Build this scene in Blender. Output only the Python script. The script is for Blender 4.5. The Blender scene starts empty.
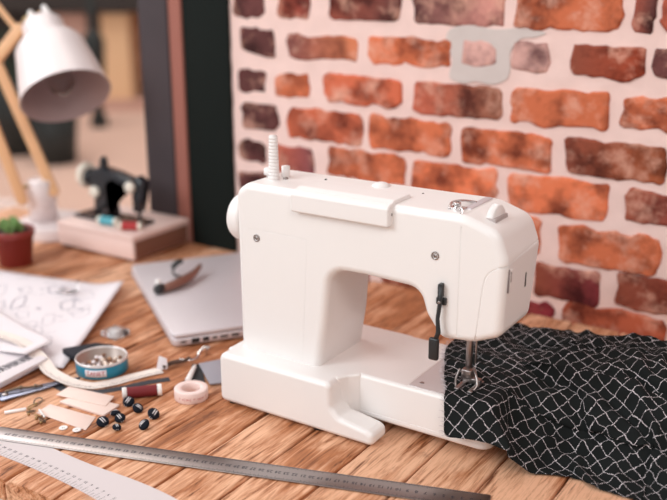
import bpy, bmesh, math, random
import numpy as np
from mathutils import Vector, Matrix, noise
random.seed(7)
SC = bpy.context.scene
COL = SC.collection
S = 0.01                                    # everything below is written in centimetres
PI = math.pi
def V(*a): return Vector(a)

# ------------------------------------------------------------------ camera
cam_d = bpy.data.cameras.new('camera'); cam = bpy.data.objects.new('camera', cam_d); COL.objects.link(cam)
fw = V(-0.51804585, 0.80144255, -0.29886173); rt = V(0.83982558, 0.54285633, 0.0); up = V(-0.16223898, 0.25099173, 0.95429642)
M = Matrix((rt, up, -fw)).transposed().to_4x4(); M.translation = V(0.73069726, -0.85284144, 0.56)
cam.matrix_world = M
cam_d.sensor_width = 36.0; cam_d.lens = 926.0 / 667.0 * 36.0
cam_d.clip_start = 0.02; cam_d.clip_end = 200
cam_d.dof.use_dof = True; cam_d.dof.focus_distance = 1.10; cam_d.dof.aperture_fstop = 2.7
SC.camera = cam

# ------------------------------------------------------------------ world, lights, exposure
SC.view_settings.view_transform = 'Standard'; SC.view_settings.look = 'None'
SC.view_settings.exposure = 0.0; SC.view_settings.gamma = 1.0; SC.view_settings.use_curve_mapping = False
w = bpy.data.worlds.new('daylight'); SC.world = w; w.use_nodes = True
bg = w.node_tree.nodes['Background']; bg.inputs[0].default_value = (1.0, 0.90, 0.86, 1); bg.inputs[1].default_value = 0.54
def area(name, loc, target, size, energy, color, size_y=None):
    l = bpy.data.lights.new(name, 'AREA'); o = bpy.data.objects.new(name, l); COL.objects.link(o)
    l.energy = energy; l.size = size; l.color = color
    if size_y: l.shape = 'RECTANGLE'; l.size_y = size_y
    o.location = loc; o.rotation_euler = (V(*target) - V(*loc)).to_track_quat('-Z', 'Y').to_euler()
    return o
area('window_light_front', (-1.7, -3.0, 2.3), (0.0, 0.2, 0.1), 2.0, 98, (0.89, 0.965, 1.0))
area('window_light_left', (-2.3, 0.3, 1.7), (0.0, 0.1, 0.1), 1.2, 25, (0.95, 0.975, 1.0))
area('wall_fill_right', (1.9, -1.6, 2.4), (0.35, 0.55, 0.25), 1.2, 30, (1.0, 0.93, 0.89))  # unseen fill added to brighten the brick wall
area('street_daylight_fill', (-4.5, 3.0, 6.0), (-5.0, 6.0, -0.6), 3.5, 260, (1.0, 0.93, 0.86))  # area lamp added above the street to brighten the view outside

# ------------------------------------------------------------------ helpers
def tag(o, label=None, cat=None, group=None, kind=None):
    if label: o['label'] = label
    if cat: o['category'] = cat
    if group: o['group'] = group
    if kind: o['kind'] = kind
    return o
def thing(name, label, cat, loc, rz=0, group=None):
    o = bpy.data.objects.new(name, None); COL.objects.link(o); o.empty_display_size = 0.02
    o.location = V(*loc) * S; o.rotation_euler = (0, 0, rz)
    return tag(o, label, cat, group)
class MB:
    """collects geometry (centimetres) for ONE mesh object"""
    def __init__(s): s.v = []; s.f = []; s.sm = []; s.uv = None; s.col = None
    def add(s, vs, fs, smooth=True):
        n = len(s.v); s.v += [tuple(p) for p in vs]; s.f += [tuple(i + n for i in f) for f in fs]; s.sm += [smooth] * len(fs); return s
    def xf(s, mat, start=0):
        for i in range(start, len(s.v)): s.v[i] = tuple(mat @ Vector(s.v[i]))
        return s
    def box(s, a, b):
        x0, y0, z0 = a; x1, y1, z1 = b
        vs = [(x0,y0,z0),(x1,y0,z0),(x1,y1,z0),(x0,y1,z0),(x0,y0,z1),(x1,y0,z1),(x1,y1,z1),(x0,y1,z1)]
        return s.add(vs, [(0,3,2,1),(4,5,6,7),(0,1,5,4),(1,2,6,5),(2,3,7,6),(3,0,4,7)], False)
    def rprism(s, poly, axis, a, b, r=0.3, k=4, warp=None):
        """rounded prism: outline poly (already filleted) extruded along axis from a to b, edges rounded by r"""
        P = np.array(poly, float); n = len(P)
        area2 = sum(P[i][0]*P[(i+1)%n][1]-P[(i+1)%n][0]*P[i][1] for i in range(n))
        if area2 < 0: P = P[::-1]
        e = np.roll(P, -1, 0) - P; e /= np.maximum(np.linalg.norm(e, axis=1)[:, None], 1e-9)
        nrm = np.stack([e[:, 1], -e[:, 0]], 1); m = nrm + np.roll(nrm, 1, 0)
        m /= np.maximum((m * nrm).sum(1), 0.35)[:, None]
        rings = []
        r = min(r, abs(b - a) / 2 * 0.999); sg = 1 if b > a else -1
        for j in range(k + 1):
            t = PI / 2 * j / k; rings.append((P - m * r * (1 - math.sin(t)), a + sg * r * (1 - math.cos(t))))
        for j in range(k + 1):
            t = PI / 2 * (1 - j / k); rings.append((P - m * r * (1 - math.sin(t)), b - sg * r * (1 - math.cos(t))))
        vs = []
        for Q, c in rings:
            for q in Q:
                p = {'X': (c, q[0], q[1]), 'Y': (q[0], c, q[1]), 'Z': (q[0], q[1], c)}[axis]
                vs.append(warp(*p) if warp else p)
        fs = []; R = len(rings)
        for j in range(R - 1):
            for i in range(n):
                i2 = (i + 1) % n; fs.append((j*n+i, j*n+i2, (j+1)*n+i2, (j+1)*n+i))
        s.add(vs, fs, True)
        base = len(s.v) - len(vs)
        s.f += [tuple(base + i for i in range(n))[::-1], tuple(base + (R-1)*n + i for i in range(n))]; s.sm += [True, True]
        return s
    def rbox(s, a, b, r=0.2, cr=None, axis='Z', k=3):
        """box with rounded edges"""
        cr = cr if cr is not None else r
        ix = {'X': (1, 2, 0), 'Y': (0, 2, 1), 'Z': (0, 1, 2)}[axis]
        p0 = (a[ix[0]], a[ix[1]]); p1 = (b[ix[0]], b[ix[1]])
        return s.rprism(fillet([(p0[0], p0[1]), (p1[0], p0[1]), (p1[0], p1[1]), (p0[0], p1[1])], cr, 4), axis, a[ix[2]], b[ix[2]], r, k)
    def lathe(s, prof, c=(0, 0, 0), axis=(0, 0, 1), seg=32):
        """prof = [(radius, height)]"""
        q = Vector(axis).normalized().to_track_quat('Z', 'Y').to_matrix(); c = Vector(c); vs = []; fs = []
        for r, h in prof:
            for i in range(seg):
                t = 2 * PI * i / seg; vs.append(c + q @ V(max(r, 1e-4) * math.cos(t), max(r, 1e-4) * math.sin(t), h))
        for j in range(len(prof) - 1):
            for i in range(seg):
                i2 = (i + 1) % seg; fs.append((j*seg+i, j*seg+i2, (j+1)*seg+i2, (j+1)*seg+i))
        return s.add(vs, fs, True)
    def rod(s, a, b, r, seg=16, r2=None, c=0.05):
        a = Vector(a); b = Vector(b); L = (b - a).length; r2 = r if r2 is None else r2; c = min(c, r * .5, L * .3)
        return s.lathe([(0, 0), (r - c, 0), (r, c), (r2, L - c), (r2 - c, L), (0, L)], a, b - a, seg)
    def tube(s, pts, r, seg=8, flat=None, closed=False):
        pts = [Vector(p) for p in pts]; n = len(pts); vs = []; fs = []
        rr = r if isinstance(r, (list, tuple)) else [r] * n; prev = None
        for i, p in enumerate(pts):
            t = (pts[min(i+1, n-1)] - pts[max(i-1, 0)]).normalized()
            u = prev if prev is not None else (V(0, 0, 1) if abs(t.z) < .9 else V(1, 0, 0))
            u = (u - t * u.dot(t)).normalized(); prev = u; w2 = t.cross(u)
            for j in range(seg):
                a = 2 * PI * j / seg
                vs.append(p + u * math.cos(a) * rr[i] * (flat or 1) + w2 * math.sin(a) * rr[i])
        for i in range(n - 1):
            for j in range(seg):
                j2 = (j + 1) % seg; fs.append((i*seg+j, i*seg+j2, (i+1)*seg+j2, (i+1)*seg+j))
        fs += [tuple(range(seg))[::-1], tuple((n-1)*seg + j for j in range(seg))]
        return s.add(vs, fs, True)
    def sphere(s, c, r, seg=16, sc=(1, 1, 1)):
        n = seg // 2; vs = []; fs = []
        for j in range(n + 1):
            ph = PI * j / n
            for i in range(seg):
                t = 2 * PI * i / seg
                vs.append((c[0] + r*sc[0]*math.sin(ph)*math.cos(t), c[1] + r*sc[1]*math.sin(ph)*math.sin(t), c[2] - r*sc[2]*math.cos(ph)))
        for j in range(n):
            for i in range(seg):
                i2 = (i+1) % seg; fs.append((j*seg+i, j*seg+i2, (j+1)*seg+i2, (j+1)*seg+i))
        return s.add(vs, fs, True)
    def sheet(s, poly, z, th=0.03, zf=None):
        """thin flat sheet with an outline"""
        n = len(poly); g = zf or (lambda x, y: z)
        vs = [(x, y, g(x, y) + th) for x, y in poly] + [(x, y, g(x, y)) for x, y in poly]
        a2 = sum(poly[i][0]*poly[(i+1)%n][1]-poly[(i+1)%n][0]*poly[i][1] for i in range(n))
        fs = [tuple(range(n)), tuple(range(2*n-1, n-1, -1))] + [(i, n+i, n+(i+1)%n, (i+1)%n) for i in range(n)]
        if a2 < 0: fs = [f[::-1] for f in fs]
        return s.add(vs, fs, False)
    def build(s, name, mat, parent=None, loc=None, mods=True, wn=False):
        o0 = V(0, 0, 0)
        if parent is not None:
            o0 = WORLD.get(parent.name, V(0, 0, 0))
        me = bpy.data.meshes.new(name)
        off = V(*loc) if loc is not None else o0
        me.from_pydata([(Vector(p) - off) * S for p in s.v], [], s.f)
        me.polygons.foreach_set('use_smooth', s.sm)
        if s.uv is not None:
            ul = me.uv_layers.new(name='UVMap'); idx = np.zeros(len(me.loops), int); me.loops.foreach_get('vertex_index', idx)
            ul.data.foreach_set('uv', np.array(s.uv, float)[idx].ravel())
        if s.col is not None:
            ca = me.color_attributes.new('Col', 'FLOAT_COLOR', 'POINT'); ca.data.foreach_set('color', np.array(s.col, float).ravel())
        bm = bmesh.new(); bm.from_mesh(me); bmesh.ops.remove_doubles(bm, verts=bm.verts, dist=2e-6)
        bmesh.ops.recalc_face_normals(bm, faces=bm.faces); bm.to_mesh(me); bm.free()
        me.materials.append(mat)
        o = bpy.data.objects.new(name, me); COL.objects.link(o)
        if parent is not None:
            o.parent = parent
            if loc is not None: o.location = (off - o0) * S
            WORLD[o.name] = off
        else:
            o.location = off * S; WORLD[o.name] = off
        if wn or name in WN:
            m_ = o.modifiers.new('wn', 'WEIGHTED_NORMAL'); m_.keep_sharp = False; m_.weight = 80
        return o
WORLD = {}
WN = {'base', 'base_front', 'hand_wheel', 'bricks', 'cement_patch'}
def T(name, label, cat, loc, group=None):
    o = thing(name, label, cat, loc, 0, group); WORLD[o.name] = V(*loc); return o
def fillet(poly, r, k=4):
    n = len(poly); out = []; rs = r if isinstance(r, (list, tuple)) else [r] * n
    for i in range(n):
        p = Vector(poly[i]); a = Vector(poly[i-1]); b = Vector(poly[(i+1) % n]); R = rs[i]
        if R <= 0: out.append(tuple(p)); continue
        u = (a - p); v_ = (b - p); lu, lv = u.length, v_.length; u.normalize(); v_.normalize()
        ang = math.acos(max(-1, min(1, u.dot(v_))))
        if ang > PI - .02: out.append(tuple(p)); continue
        t = min(R / math.tan(ang / 2), lu * .49, lv * .49); R2 = t * math.tan(ang / 2)
        c = p + (u + v_).normalized() * (R2 / math.sin(ang / 2)); a0 = p + u * t - c; a1 = p + v_ * t - c
        th = a0.angle(a1) if a0.length > 1e-9 and a1.length > 1e-9 else 0
        sgn = 1 if (a0.x * a1.y - a0.y * a1.x) > 0 else -1
        for j in range(k + 1):
            f = sgn * th * j / k; out.append((c.x + a0.x*math.cos(f) - a0.y*math.sin(f), c.y + a0.x*math.sin(f) + a0.y*math.cos(f)))
    return out
def smooth_path(pts, n=8, closed=False):
    pts = [Vector(p) for p in pts]; N = len(pts); out = []
    for i in range(N if closed else N - 1):
        if closed: p0, p1, p2, p3 = pts[i-1], pts[i], pts[(i+1) % N], pts[(i+2) % N]
        else: p0, p1, p2, p3 = pts[max(i-1, 0)], pts[i], pts[i+1], pts[min(i+2, N-1)]
        for j in range(n):
            t = j / n
            out.append(0.5 * ((2*p1) + (p2-p0)*t + (2*p0-5*p1+4*p2-p3)*t*t + (3*p1-p0-3*p2+p3)*t**3))
    if not closed: out.append(pts[-1])
    return [tuple(p) for p in out]
def boolean(o, cutter_mb, op='DIFFERENCE'):
    """carve real grooves: evaluates the boolean, keeps the result as plain mesh, removes the cutter"""
    par = o.parent; c = cutter_mb.build('cut', o.data.materials[0], None, loc=(0, 0, 0))
    bpy.context.view_layer.update()
    m = o.modifiers.new('b', 'BOOLEAN'); m.object = c; m.operation = op; m.solver = 'EXACT'; m.use_self = True
    bpy.context.view_layer.update()
    me = bpy.data.meshes.new_from_object(o.evaluated_get(bpy.context.evaluated_depsgraph_get()))
    o.modifiers.remove(m); o.data = me; me.set_sharp_from_angle(angle=math.radians(38))
    if 'wn' in o.modifiers: o.modifiers.remove(o.modifiers['wn'])
    m2 = o.modifiers.new('wn', 'WEIGHTED_NORMAL'); m2.keep_sharp = True; m2.weight = 90; cd = c.data
    bpy.data.objects.remove(c); bpy.data.meshes.remove(cd)
def text_mb(txt, size, font_rot=0):
    """flat lettering as mesh verts in cm, origin centred"""
    cu = bpy.data.curves.new('t', 'FONT'); cu.body = txt; cu.size = size; cu.align_x = 'CENTER'; cu.align_y = 'CENTER'; cu.resolution_u = 2; cu.offset = size*.02
    o = bpy.data.objects.new('t', cu); COL.objects.link(o); bpy.context.view_layer.update()
    me = bpy.data.meshes.new_from_object(o.evaluated_get(bpy.context.evaluated_depsgraph_get()))
    vs = [tuple(v.co) for v in me.vertices]; fs = [tuple(p.vertices) for p in me.polygons]
    bpy.data.objects.remove(o); bpy.data.curves.remove(cu); bpy.data.meshes.remove(me)
    return vs, fs

# ------------------------------------------------------------------ materials
def srgb(r, g, b):
    f = lambda c: (c/255)/12.92 if c/255 <= .04045 else ((c/255 + .055)/1.055)**2.4
    return (f(r), f(g), f(b), 1)
def mat(name, col, rough=.5, metal=0, bump=0, bscale=200, var=0, vscale=20, spec=.5, coat=0):
    m = bpy.data.materials.new(name); m.use_nodes = True; nt = m.node_tree; b = nt.nodes['Principled BSDF']
    b.inputs['Base Color'].default_value = col; b.inputs['Roughness'].default_value = rough; b.inputs['Metallic'].default_value = metal
    b.inputs['Specular IOR Level'].default_value = spec; b.inputs['Coat Weight'].default_value = coat
    tc = nt.nodes.new('ShaderNodeTexCoord')
    if var:
        n = nt.nodes.new('ShaderNodeTexNoise'); n.inputs['Scale'].default_value = vscale; n.inputs['Detail'].default_value = 5
        nt.links.new(tc.outputs['Object'], n.inputs['Vector'])
        mx = nt.nodes.new('ShaderNodeMix'); mx.data_type = 'RGBA'
        mx.inputs['A'].default_value = tuple(c*(1-var) for c in col[:3]) + (1,); mx.inputs['B'].default_value = tuple(min(1, c*(1+var)) for c in col[:3]) + (1,)
        nt.links.new(n.outputs['Fac'], mx.inputs['Factor']); nt.links.new(mx.outputs['Result'], b.inputs['Base Color'])
    if bump:
        n = nt.nodes.new('ShaderNodeTexNoise'); n.inputs['Scale'].default_value = bscale; n.inputs['Detail'].default_value = 4
        nt.links.new(tc.outputs['Object'], n.inputs['Vector'])
        bp = nt.nodes.new('ShaderNodeBump'); bp.inputs['Strength'].default_value = bump; bp.inputs['Distance'].default_value = .001
        nt.links.new(n.outputs['Fac'], bp.inputs['Height']); nt.links.new(bp.outputs['Normal'], b.inputs['Normal'])
    return m
def N(nt, t, **kw):
    n = nt.nodes.new(t)
    for k, v in kw.items():
        if k in n.inputs: n.inputs[k].default_value = v
        else: setattr(n, k, v)
    return n
def ramp(nt, stops):
    r = nt.nodes.new('ShaderNodeValToRGB'); e = r.color_ramp.elements
    while len(e) < len(stops): e.new(.5)
    for x, (p, c) in zip(e, stops): x.position = p; x.color = c
    return r

M_white = mat('white_enamel', srgb(237, 233, 231), .34, bump=.02, bscale=400, var=.01, vscale=9)
M_white2 = mat('white_plastic', srgb(236, 231, 229), .45)
M_dark = mat('black_plastic', srgb(34, 36, 38), .35)
M_seam = mat('seam_shadow_gap', srgb(120, 108, 108), .7)  # groove shade put into the colour of solid grey strips
M_steel = mat('polished_steel', srgb(160, 152, 150), .36, 1, bump=.03, bscale=300)
M_chrome = mat('chrome', srgb(215, 210, 210), .14, 1)
M_plate = mat('needle_plate_steel', srgb(205, 196, 196), .45, .25)
M_paper = mat('paper', srgb(230, 223, 227), .9, var=.02, vscale=30)
M_ink = mat('ink', srgb(70, 66, 74), .8)
M_inkblue = mat('pencil_lines', srgb(112, 108, 130), .9)
M_alu = mat('brushed_aluminium', srgb(212, 205, 209), .42, .3, bump=.02, bscale=600)
M_card = mat('pale_card', srgb(236, 212, 202), .85, var=.03, vscale=60)
M_glassy = None

def wood_mat(name, c_lo, c_mid, c_hi, scale=1.0):
    m = bpy.data.materials.new(name); m.use_nodes = True; nt = m.node_tree; b = nt.nodes['Principled BSDF']
    L = nt.links.new; g = N(nt, 'ShaderNodeNewGeometry'); oi = N(nt, 'ShaderNodeObjectInfo')
    sx = N(nt, 'ShaderNodeSeparateXYZ'); L(g.outputs['Position'], sx.inputs[0])
    # shift each plank's grain by its own random number
    mul = N(nt, 'ShaderNodeMath', operation='MULTIPLY'); mul.inputs[1].default_value = 37.0; L(oi.outputs['Random'], mul.inputs[0])
    addx = N(nt, 'ShaderNodeMath', operation='ADD'); L(sx.outputs['Y'], addx.inputs[0]); L(mul.outputs[0], addx.inputs[1])
    cb = N(nt, 'ShaderNodeCombineXYZ'); L(sx.outputs['X'], cb.inputs[0]); L(addx.outputs[0], cb.inputs[1]); L(sx.outputs['Z'], cb.inputs[2])
    def stretched(sy, sxv, det, rough, dist=0):
        mp = N(nt, 'ShaderNodeMapping'); mp.inputs['Scale'].default_value = (sxv, sy, sxv); L(cb.outputs[0], mp.inputs['Vector'])
        n = N(nt, 'ShaderNodeTexNoise'); n.inputs['Scale'].default_value = scale; n.inputs['Detail'].default_value = det
        n.inputs['Roughness'].default_value = rough; n.inputs['Distortion'].default_value = dist; L(mp.outputs[0], n.inputs['Vector']); return n
    big = stretched(5, 16, 3, .5, .6); grain = stretched(9, 120, 5, .65, 1.2); fine = stretched(30, 420, 3, .6); patch = stretched(12, 18, 4, .6, .3)
    r1 = ramp(nt, [(.34, c_lo), (.49, c_mid), (.62, c_hi)])
    a1 = N(nt, 'ShaderNodeMath', operation='MULTIPLY_ADD'); a1.inputs[1].default_value = .55; a1.inputs[2].default_value = .06; L(grain.outputs['Fac'], a1.inputs[0])
    a2 = N(nt, 'ShaderNodeMath', operation='MULTIPLY_ADD'); a2.inputs[1].default_value = .46; L(big.outputs['Fac'], a2.inputs[0]); L(a1.outputs[0], a2.inputs[2])
    rr = N(nt, 'ShaderNodeMath', operation='MULTIPLY_ADD'); rr.inputs[1].default_value = .16; rr.inputs[2].default_value = -.08; L(oi.outputs['Random'], rr.inputs[0])
    a3 = N(nt, 'ShaderNodeMath', operation='ADD'); L(a2.outputs[0], a3.inputs[0]); L(rr.outputs[0], a3.inputs[1]); L(a3.outputs[0], r1.inputs[0])
    # dark scars and fine pores
    r2 = ramp(nt, [(.30, (.22, .15, .12, 1)), (.43, (1, 1, 1, 1))]); L(grain.outputs['Fac'], r2.inputs[0])
    m1 = N(nt, 'ShaderNodeMix', data_type='RGBA', blend_type='MULTIPLY'); m1.inputs['Factor'].default_value = .9; L(r1.outputs[0], m1.inputs['A']); L(r2.outputs[0], m1.inputs['B'])
    r3 = ramp(nt, [(.36, (.62, .52, .46, 1)), (.5, (1, 1, 1, 1))]); L(fine.outputs['Fac'], r3.inputs[0])
    m2 = N(nt, 'ShaderNodeMix', data_type='RGBA', blend_type='MULTIPLY'); m2.inputs['Factor'].default_value = .55; L(m1.outputs['Result'], m2.inputs['A']); L(r3.outputs[0], m2.inputs['B'])
    r4 = ramp(nt, [(.27, (.34, .24, .2, 1)), (.40, (1, 1, 1, 1))]); L(patch.outputs['Fac'], r4.inputs[0])
    m3 = N(nt, 'ShaderNodeMix', data_type='RGBA', blend_type='MULTIPLY'); m3.inputs['Factor'].default_value = .7; L(m2.outputs['Result'], m3.inputs['A']); L(r4.outputs[0], m3.inputs['B'])
    L(m3.outputs['Result'], b.inputs['Base Color']); b.inputs['Roughness'].default_value = .62; b.inputs['Specular IOR Level'].default_value = .35
    bp = N(nt, 'ShaderNodeBump'); bp.inputs['Strength'].default_value = .35; bp.inputs['Distance'].default_value = .0012
    L(grain.outputs['Fac'], bp.inputs['Height']); L(bp.outputs['Normal'], b.inputs['Normal'])
    return m
M_wood = wood_mat('rough_pine_planks', srgb(98, 52, 32), srgb(180, 116, 76), srgb(230, 180, 146))
M_beech = mat('beech_wood', srgb(226, 178, 134), .5, var=.08, vscale=25)
M_boxwood = mat('pale_box_wood', srgb(236, 208, 200), .7, var=.04, vscale=22)
M_boxside = mat('box_end_wood', srgb(124, 84, 68), .7, var=.06, vscale=22)

# ------------------------------------------------------------------ setting: brick wall
def brick_mat():
    m = bpy.data.materials.new('old_brick'); m.use_nodes = True; nt = m.node_tree; b = nt.nodes['Principled BSDF']; L = nt.links.new
    at = N(nt, 'ShaderNodeVertexColor', layer_name='Col'); g = N(nt, 'ShaderNodeNewGeometry')
    n = N(nt, 'ShaderNodeTexNoise'); n.inputs['Scale'].default_value = 17; n.inputs['Detail'].default_value = 5; n.inputs['Roughness'].default_value = .6; L(g.outputs['Position'], n.inputs['Vector'])
    n2 = N(nt, 'ShaderNodeTexNoise'); n2.inputs['Scale'].default_value = 90; n2.inputs['Detail'].default_value = 5; L(g.outputs['Position'], n2.inputs['Vector'])
    r = ramp(nt, [(.34, (.26, .21, .23, 1)), (.56, (1, 1, 1, 1)), (.66, (1.0, 1.0, 1.0, 1))]); L(n.outputs['Fac'], r.inputs[0])
    mx = N(nt, 'ShaderNodeMix', data_type='RGBA', blend_type='MULTIPLY'); mx.inputs['Factor'].default_value = 1.0; L(at.outputs['Color'], mx.inputs['A']); L(r.outputs[0], mx.inputs['B'])
    r2 = ramp(nt, [(.50, (0, 0, 0, 1)), (.70, (.8, .8, .8, 1))]); 
    n3 = N(nt, 'ShaderNodeTexNoise'); n3.inputs['Scale'].default_value = 15; n3.inputs['Detail'].default_value = 6; n3.inputs['Roughness'].default_value = .7
    off = N(nt, 'ShaderNodeVectorMath', operation='ADD'); off.inputs[1].default_value = (5, 3, 9); L(g.outputs['Position'], off.inputs[0]); L(off.outputs[0], n3.inputs['Vector']); L(n3.outputs['Fac'], r2.inputs[0])
    m2 = N(nt, 'ShaderNodeMix', data_type='RGBA'); L(r2.outputs[0], m2.inputs['Factor']); L(mx.outputs['Result'], m2.inputs['A']); m2.inputs['B'].default_value = srgb(232, 178, 156)
    L(m2.outputs['Result'], b.inputs['Base Color']); b.inputs['Roughness'].default_value = .85; b.inputs['Specular IOR Level'].default_value = .2
    bp = N(nt, 'ShaderNodeBump'); bp.inputs['Strength'].default_value = .5; bp.inputs['Distance'].default_value = .004; L(n2.outputs['Fac'], bp.inputs['Height']); L(bp.outputs['Normal'], b.inputs['Normal'])
    return m
CC = dict(D=(104, 62, 60), R=(188, 98, 76), O=(222, 122, 84), Q=(142, 80, 66), K=(150, 94, 88), M=(158, 94, 80), B=(206, 108, 78), P=(222, 174, 164), V=(150, 80, 62))
ROWS = [  # (x0, x1, z0, z1, tone), measured brick by brick; left end's shade is put into its D tones
 [(-39.2,-32.4,45.8,52.5,'D'),(-29.1,-22.3,45.9,51.8,'R'),(-17.9,-3.8,46.1,52.0,'Q'),(-1.6,14.8,45.9,51.8,'K'),(16.4,33.2,45.9,52.0,'O'),(34.5,37.6,45.9,51.9,'Q'),(38.6,49.0,46.0,52.0,'R')],
 [(-37.8,-30.1,39.0,43.9,'D'),(-27.2,-12.1,39.0,43.2,'M'),(-10.1,5.8,39.0,43.6,'O'),(7.6,13.6,39.6,43.9,'P'),(16.2,22.9,39.4,44.0,'P'),(25.9,36.9,39.1,43.9,'V'),(37.9,49.8,39.7,44.0,'D')],
 [(-39.1,-32.2,32.0,36.7,'D'),(-30.3,-22.2,31.8,36.3,'O'),(-19.2,-3.5,31.7,36.6,'B'),(-1.1,14.8,31.2,36.6,'R'),(16.6,32.3,31.2,36.9,'O'),(34.1,48.1,31.9,36.7,'O')],
 [(-37.9,-29.5,25.1,30.1,'D'),(-27.5,-11.0,24.2,30.2,'B'),(-9.5,6.4,24.3,30.1,'O'),(8.1,23.8,23.7,29.7,'O'),(26.0,41.5,24.0,29.8,'V')],
 [(-39.4,-32.5,18.5,22.8,'D'),(-30.9,-21.5,17.3,23.0,'R'),(-18.6,-2.2,18.0,23.6,'O'),(-0.9,15.0,17.4,23.1,'O'),(16.9,33.4,16.8,23.1,'O'),(36.0,49.7,17.8,22.9,'V')],
 [(-39.4,-31.5,12.2,16.8,'D'),(-29.2,-11.3,11.0,17.5,'O'),(-9.7,6.0,10.8,16.6,'O'),(7.8,22.9,9.6,16.2,'O'),(26.1,42.0,9.4,15.8,'O'),(43.4,56.0,9.3,16.1,'R')],
 [(-38.5,-30.0,4.2,9.6,'D'),(-27.8,-14.5,3.6,9.6,'R'),(-12.6,1.2,3.4,9.2,'O'),(3.3,19.9,2.7,8.9,'R'),(22.3,33.4,2.9,8.6,'V'),(35.9,49.9,3.7,9.3,'V')],
 [(-39.2,-28.0,-2.6,2.0,'D'),(-26.2,-9.0,-2.6,1.8,'R'),(-7.0,13.0,-2.4,1.8,'V'),(15.0,26.2,-2.2,1.7,'V'),(27.6,44.2,-1.9,3.0,'B')]]
def build_wall():
    rows = [list(r) for r in ROWS]; tones = 'OORVBRDQ'
    for r in rows:                                     # carry each course on to the right
        z0 = sum(b[2] for b in r)/len(r); z1 = sum(b[3] for b in r)/len(r); x = r[-1][1] + 1.9
        while x < 118: L_ = random.uniform(14, 17); r.append((x, x+L_, z0, z1, random.choice(tones))); x += L_ + 1.8
    for k in range(9):                                 # courses above the picture
        z0 = 53.4 + 7*k; x = -39.6 + (k % 2) * 4; r = []
        while x < 118: L_ = random.choice([7.5, 15.5, 15.5, 16]); r.append((x, x+L_, z0, z0+5.2, random.choice(tones))); x += L_ + 1.9
        rows.append(r)
    for k in range(10):                                # courses below the table
        z0 = -9.4 - 7*k; x = -39.6 + (k % 2) * 4; r = []
        while x < 118: L_ = random.choice([7.5, 15.5, 15.5, 16]); r.append((x, x+L_, z0, z0+5.2, random.choice(tones))); x += L_ + 1.9
        rows.append(r)
    mb = MB(); cols = []
    for r in rows:
        for (x0, x1, z0, z1, t) in r:
            c = CC[t]; j = random.uniform(.9, 1.08); lin = srgb(*[min(255, v*j) for v in c]); n0 = len(mb.v)
            pl = fillet([(x0, z0), (x1, z0), (x1, z1), (x0, z1)], [random.uniform(.7, 1.5) for _ in range(4)], 4)
            # subdivide the outline and let it wander
            P = []
            for i in range(len(pl)):
                a, b = Vector(pl[i]), Vector(pl[(i+1) % len(pl)]); m_ = max(1, int((b-a).length / 1.2))
                for q in range(m_): P.append(a + (b-a)*q/m_)
            P = [(p.x, p.y) for p in P]
            wob = lambda x, y, z: (x + .8*noise.noise(V(x*.5, 3, z*.5)), y, z + .75*noise.noise(V(x*.42, 9, z*.5)) + .2*noise.noise(V(x*1.3, 2, z*1.3)))
            d = random.uniform(-.12, .2)
            mb.rprism(P, 'Y', 55.5, 53.95 + d, .45, 3, wob)
            second = srgb(*[min(255, v*random.uniform(.68, 1.15)) for v in c]) if t in 'KQMVR' else lin
            for i in range(n0, len(mb.v)):
                f = max(0, min(1, (mb.v[i][0]-x0)/(x1-x0))); f = f*f*(3-2*f)
                if t == 'K': a_, b_ = srgb(92, 56, 56), srgb(216, 150, 138)
                elif t == 'M': a_, b_ = srgb(140, 84, 78), srgb(214, 128, 92)
                elif t == 'Q': a_, b_ = srgb(164, 88, 72), srgb(104, 62, 58)
                else: a_, b_ = lin, second
                cols.append(tuple(a_[q]*(1-f)+b_[q]*f for q in range(3)) + (1,))
    mb.col = cols
    return mb
M_brick = brick_mat()
M_mortar = mat('pinkish_mortar', srgb(238, 208, 200), .95, bump=.8, bscale=70, var=.1, vscale=30, spec=.1)
M_cement = mat('grey_cement_patch', srgb(208, 196, 191), .95, bump=.6, bscale=80, var=.08, vscale=30, spec=.1)
mw = MB()
nx, nz = 160, 130; vs = []; fs = []
for j in range(nz+1):
    for i in range(nx+1):
        x = -40.3 + 160.3*i/nx; z = -75 + 190*j/nz
        vs.append((x, 54.35 + .22*noise.noise(V(x*.35, 1, z*.35)), z))
for j in range(nz):
    for i in range(nx): a = j*(nx+1)+i; fs.append((a, a+1, a+nx+2, a+nx+1))
mw.add(vs, fs, True); mw.box((-40.3, 55.4, -75), (120, 72, 115))
wall = mw.build('wall_back', M_mortar, None, loc=(0, 54, 0)); tag(wall, kind='structure')
bw_ = build_wall().build('bricks', M_brick, wall)
pp = [(5.6,37.6),(8,36.8),(10.5,37.2),(13,36.9),(15.4,37.7),(16.2,39.4),(16.0,42),(17.5,44.2),(20,44.6),(21.5,45.4),(17,45.9),(13,45.6),(9,46.1),(5.4,45.3),(4.8,43),(6.0,40.5)]
pz = MB().rprism(smooth_path(pp, 5, True), 'Y', 54.6, 54.12, .1, 3); pz.build('cement_patch', M_cement, wall)

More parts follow.
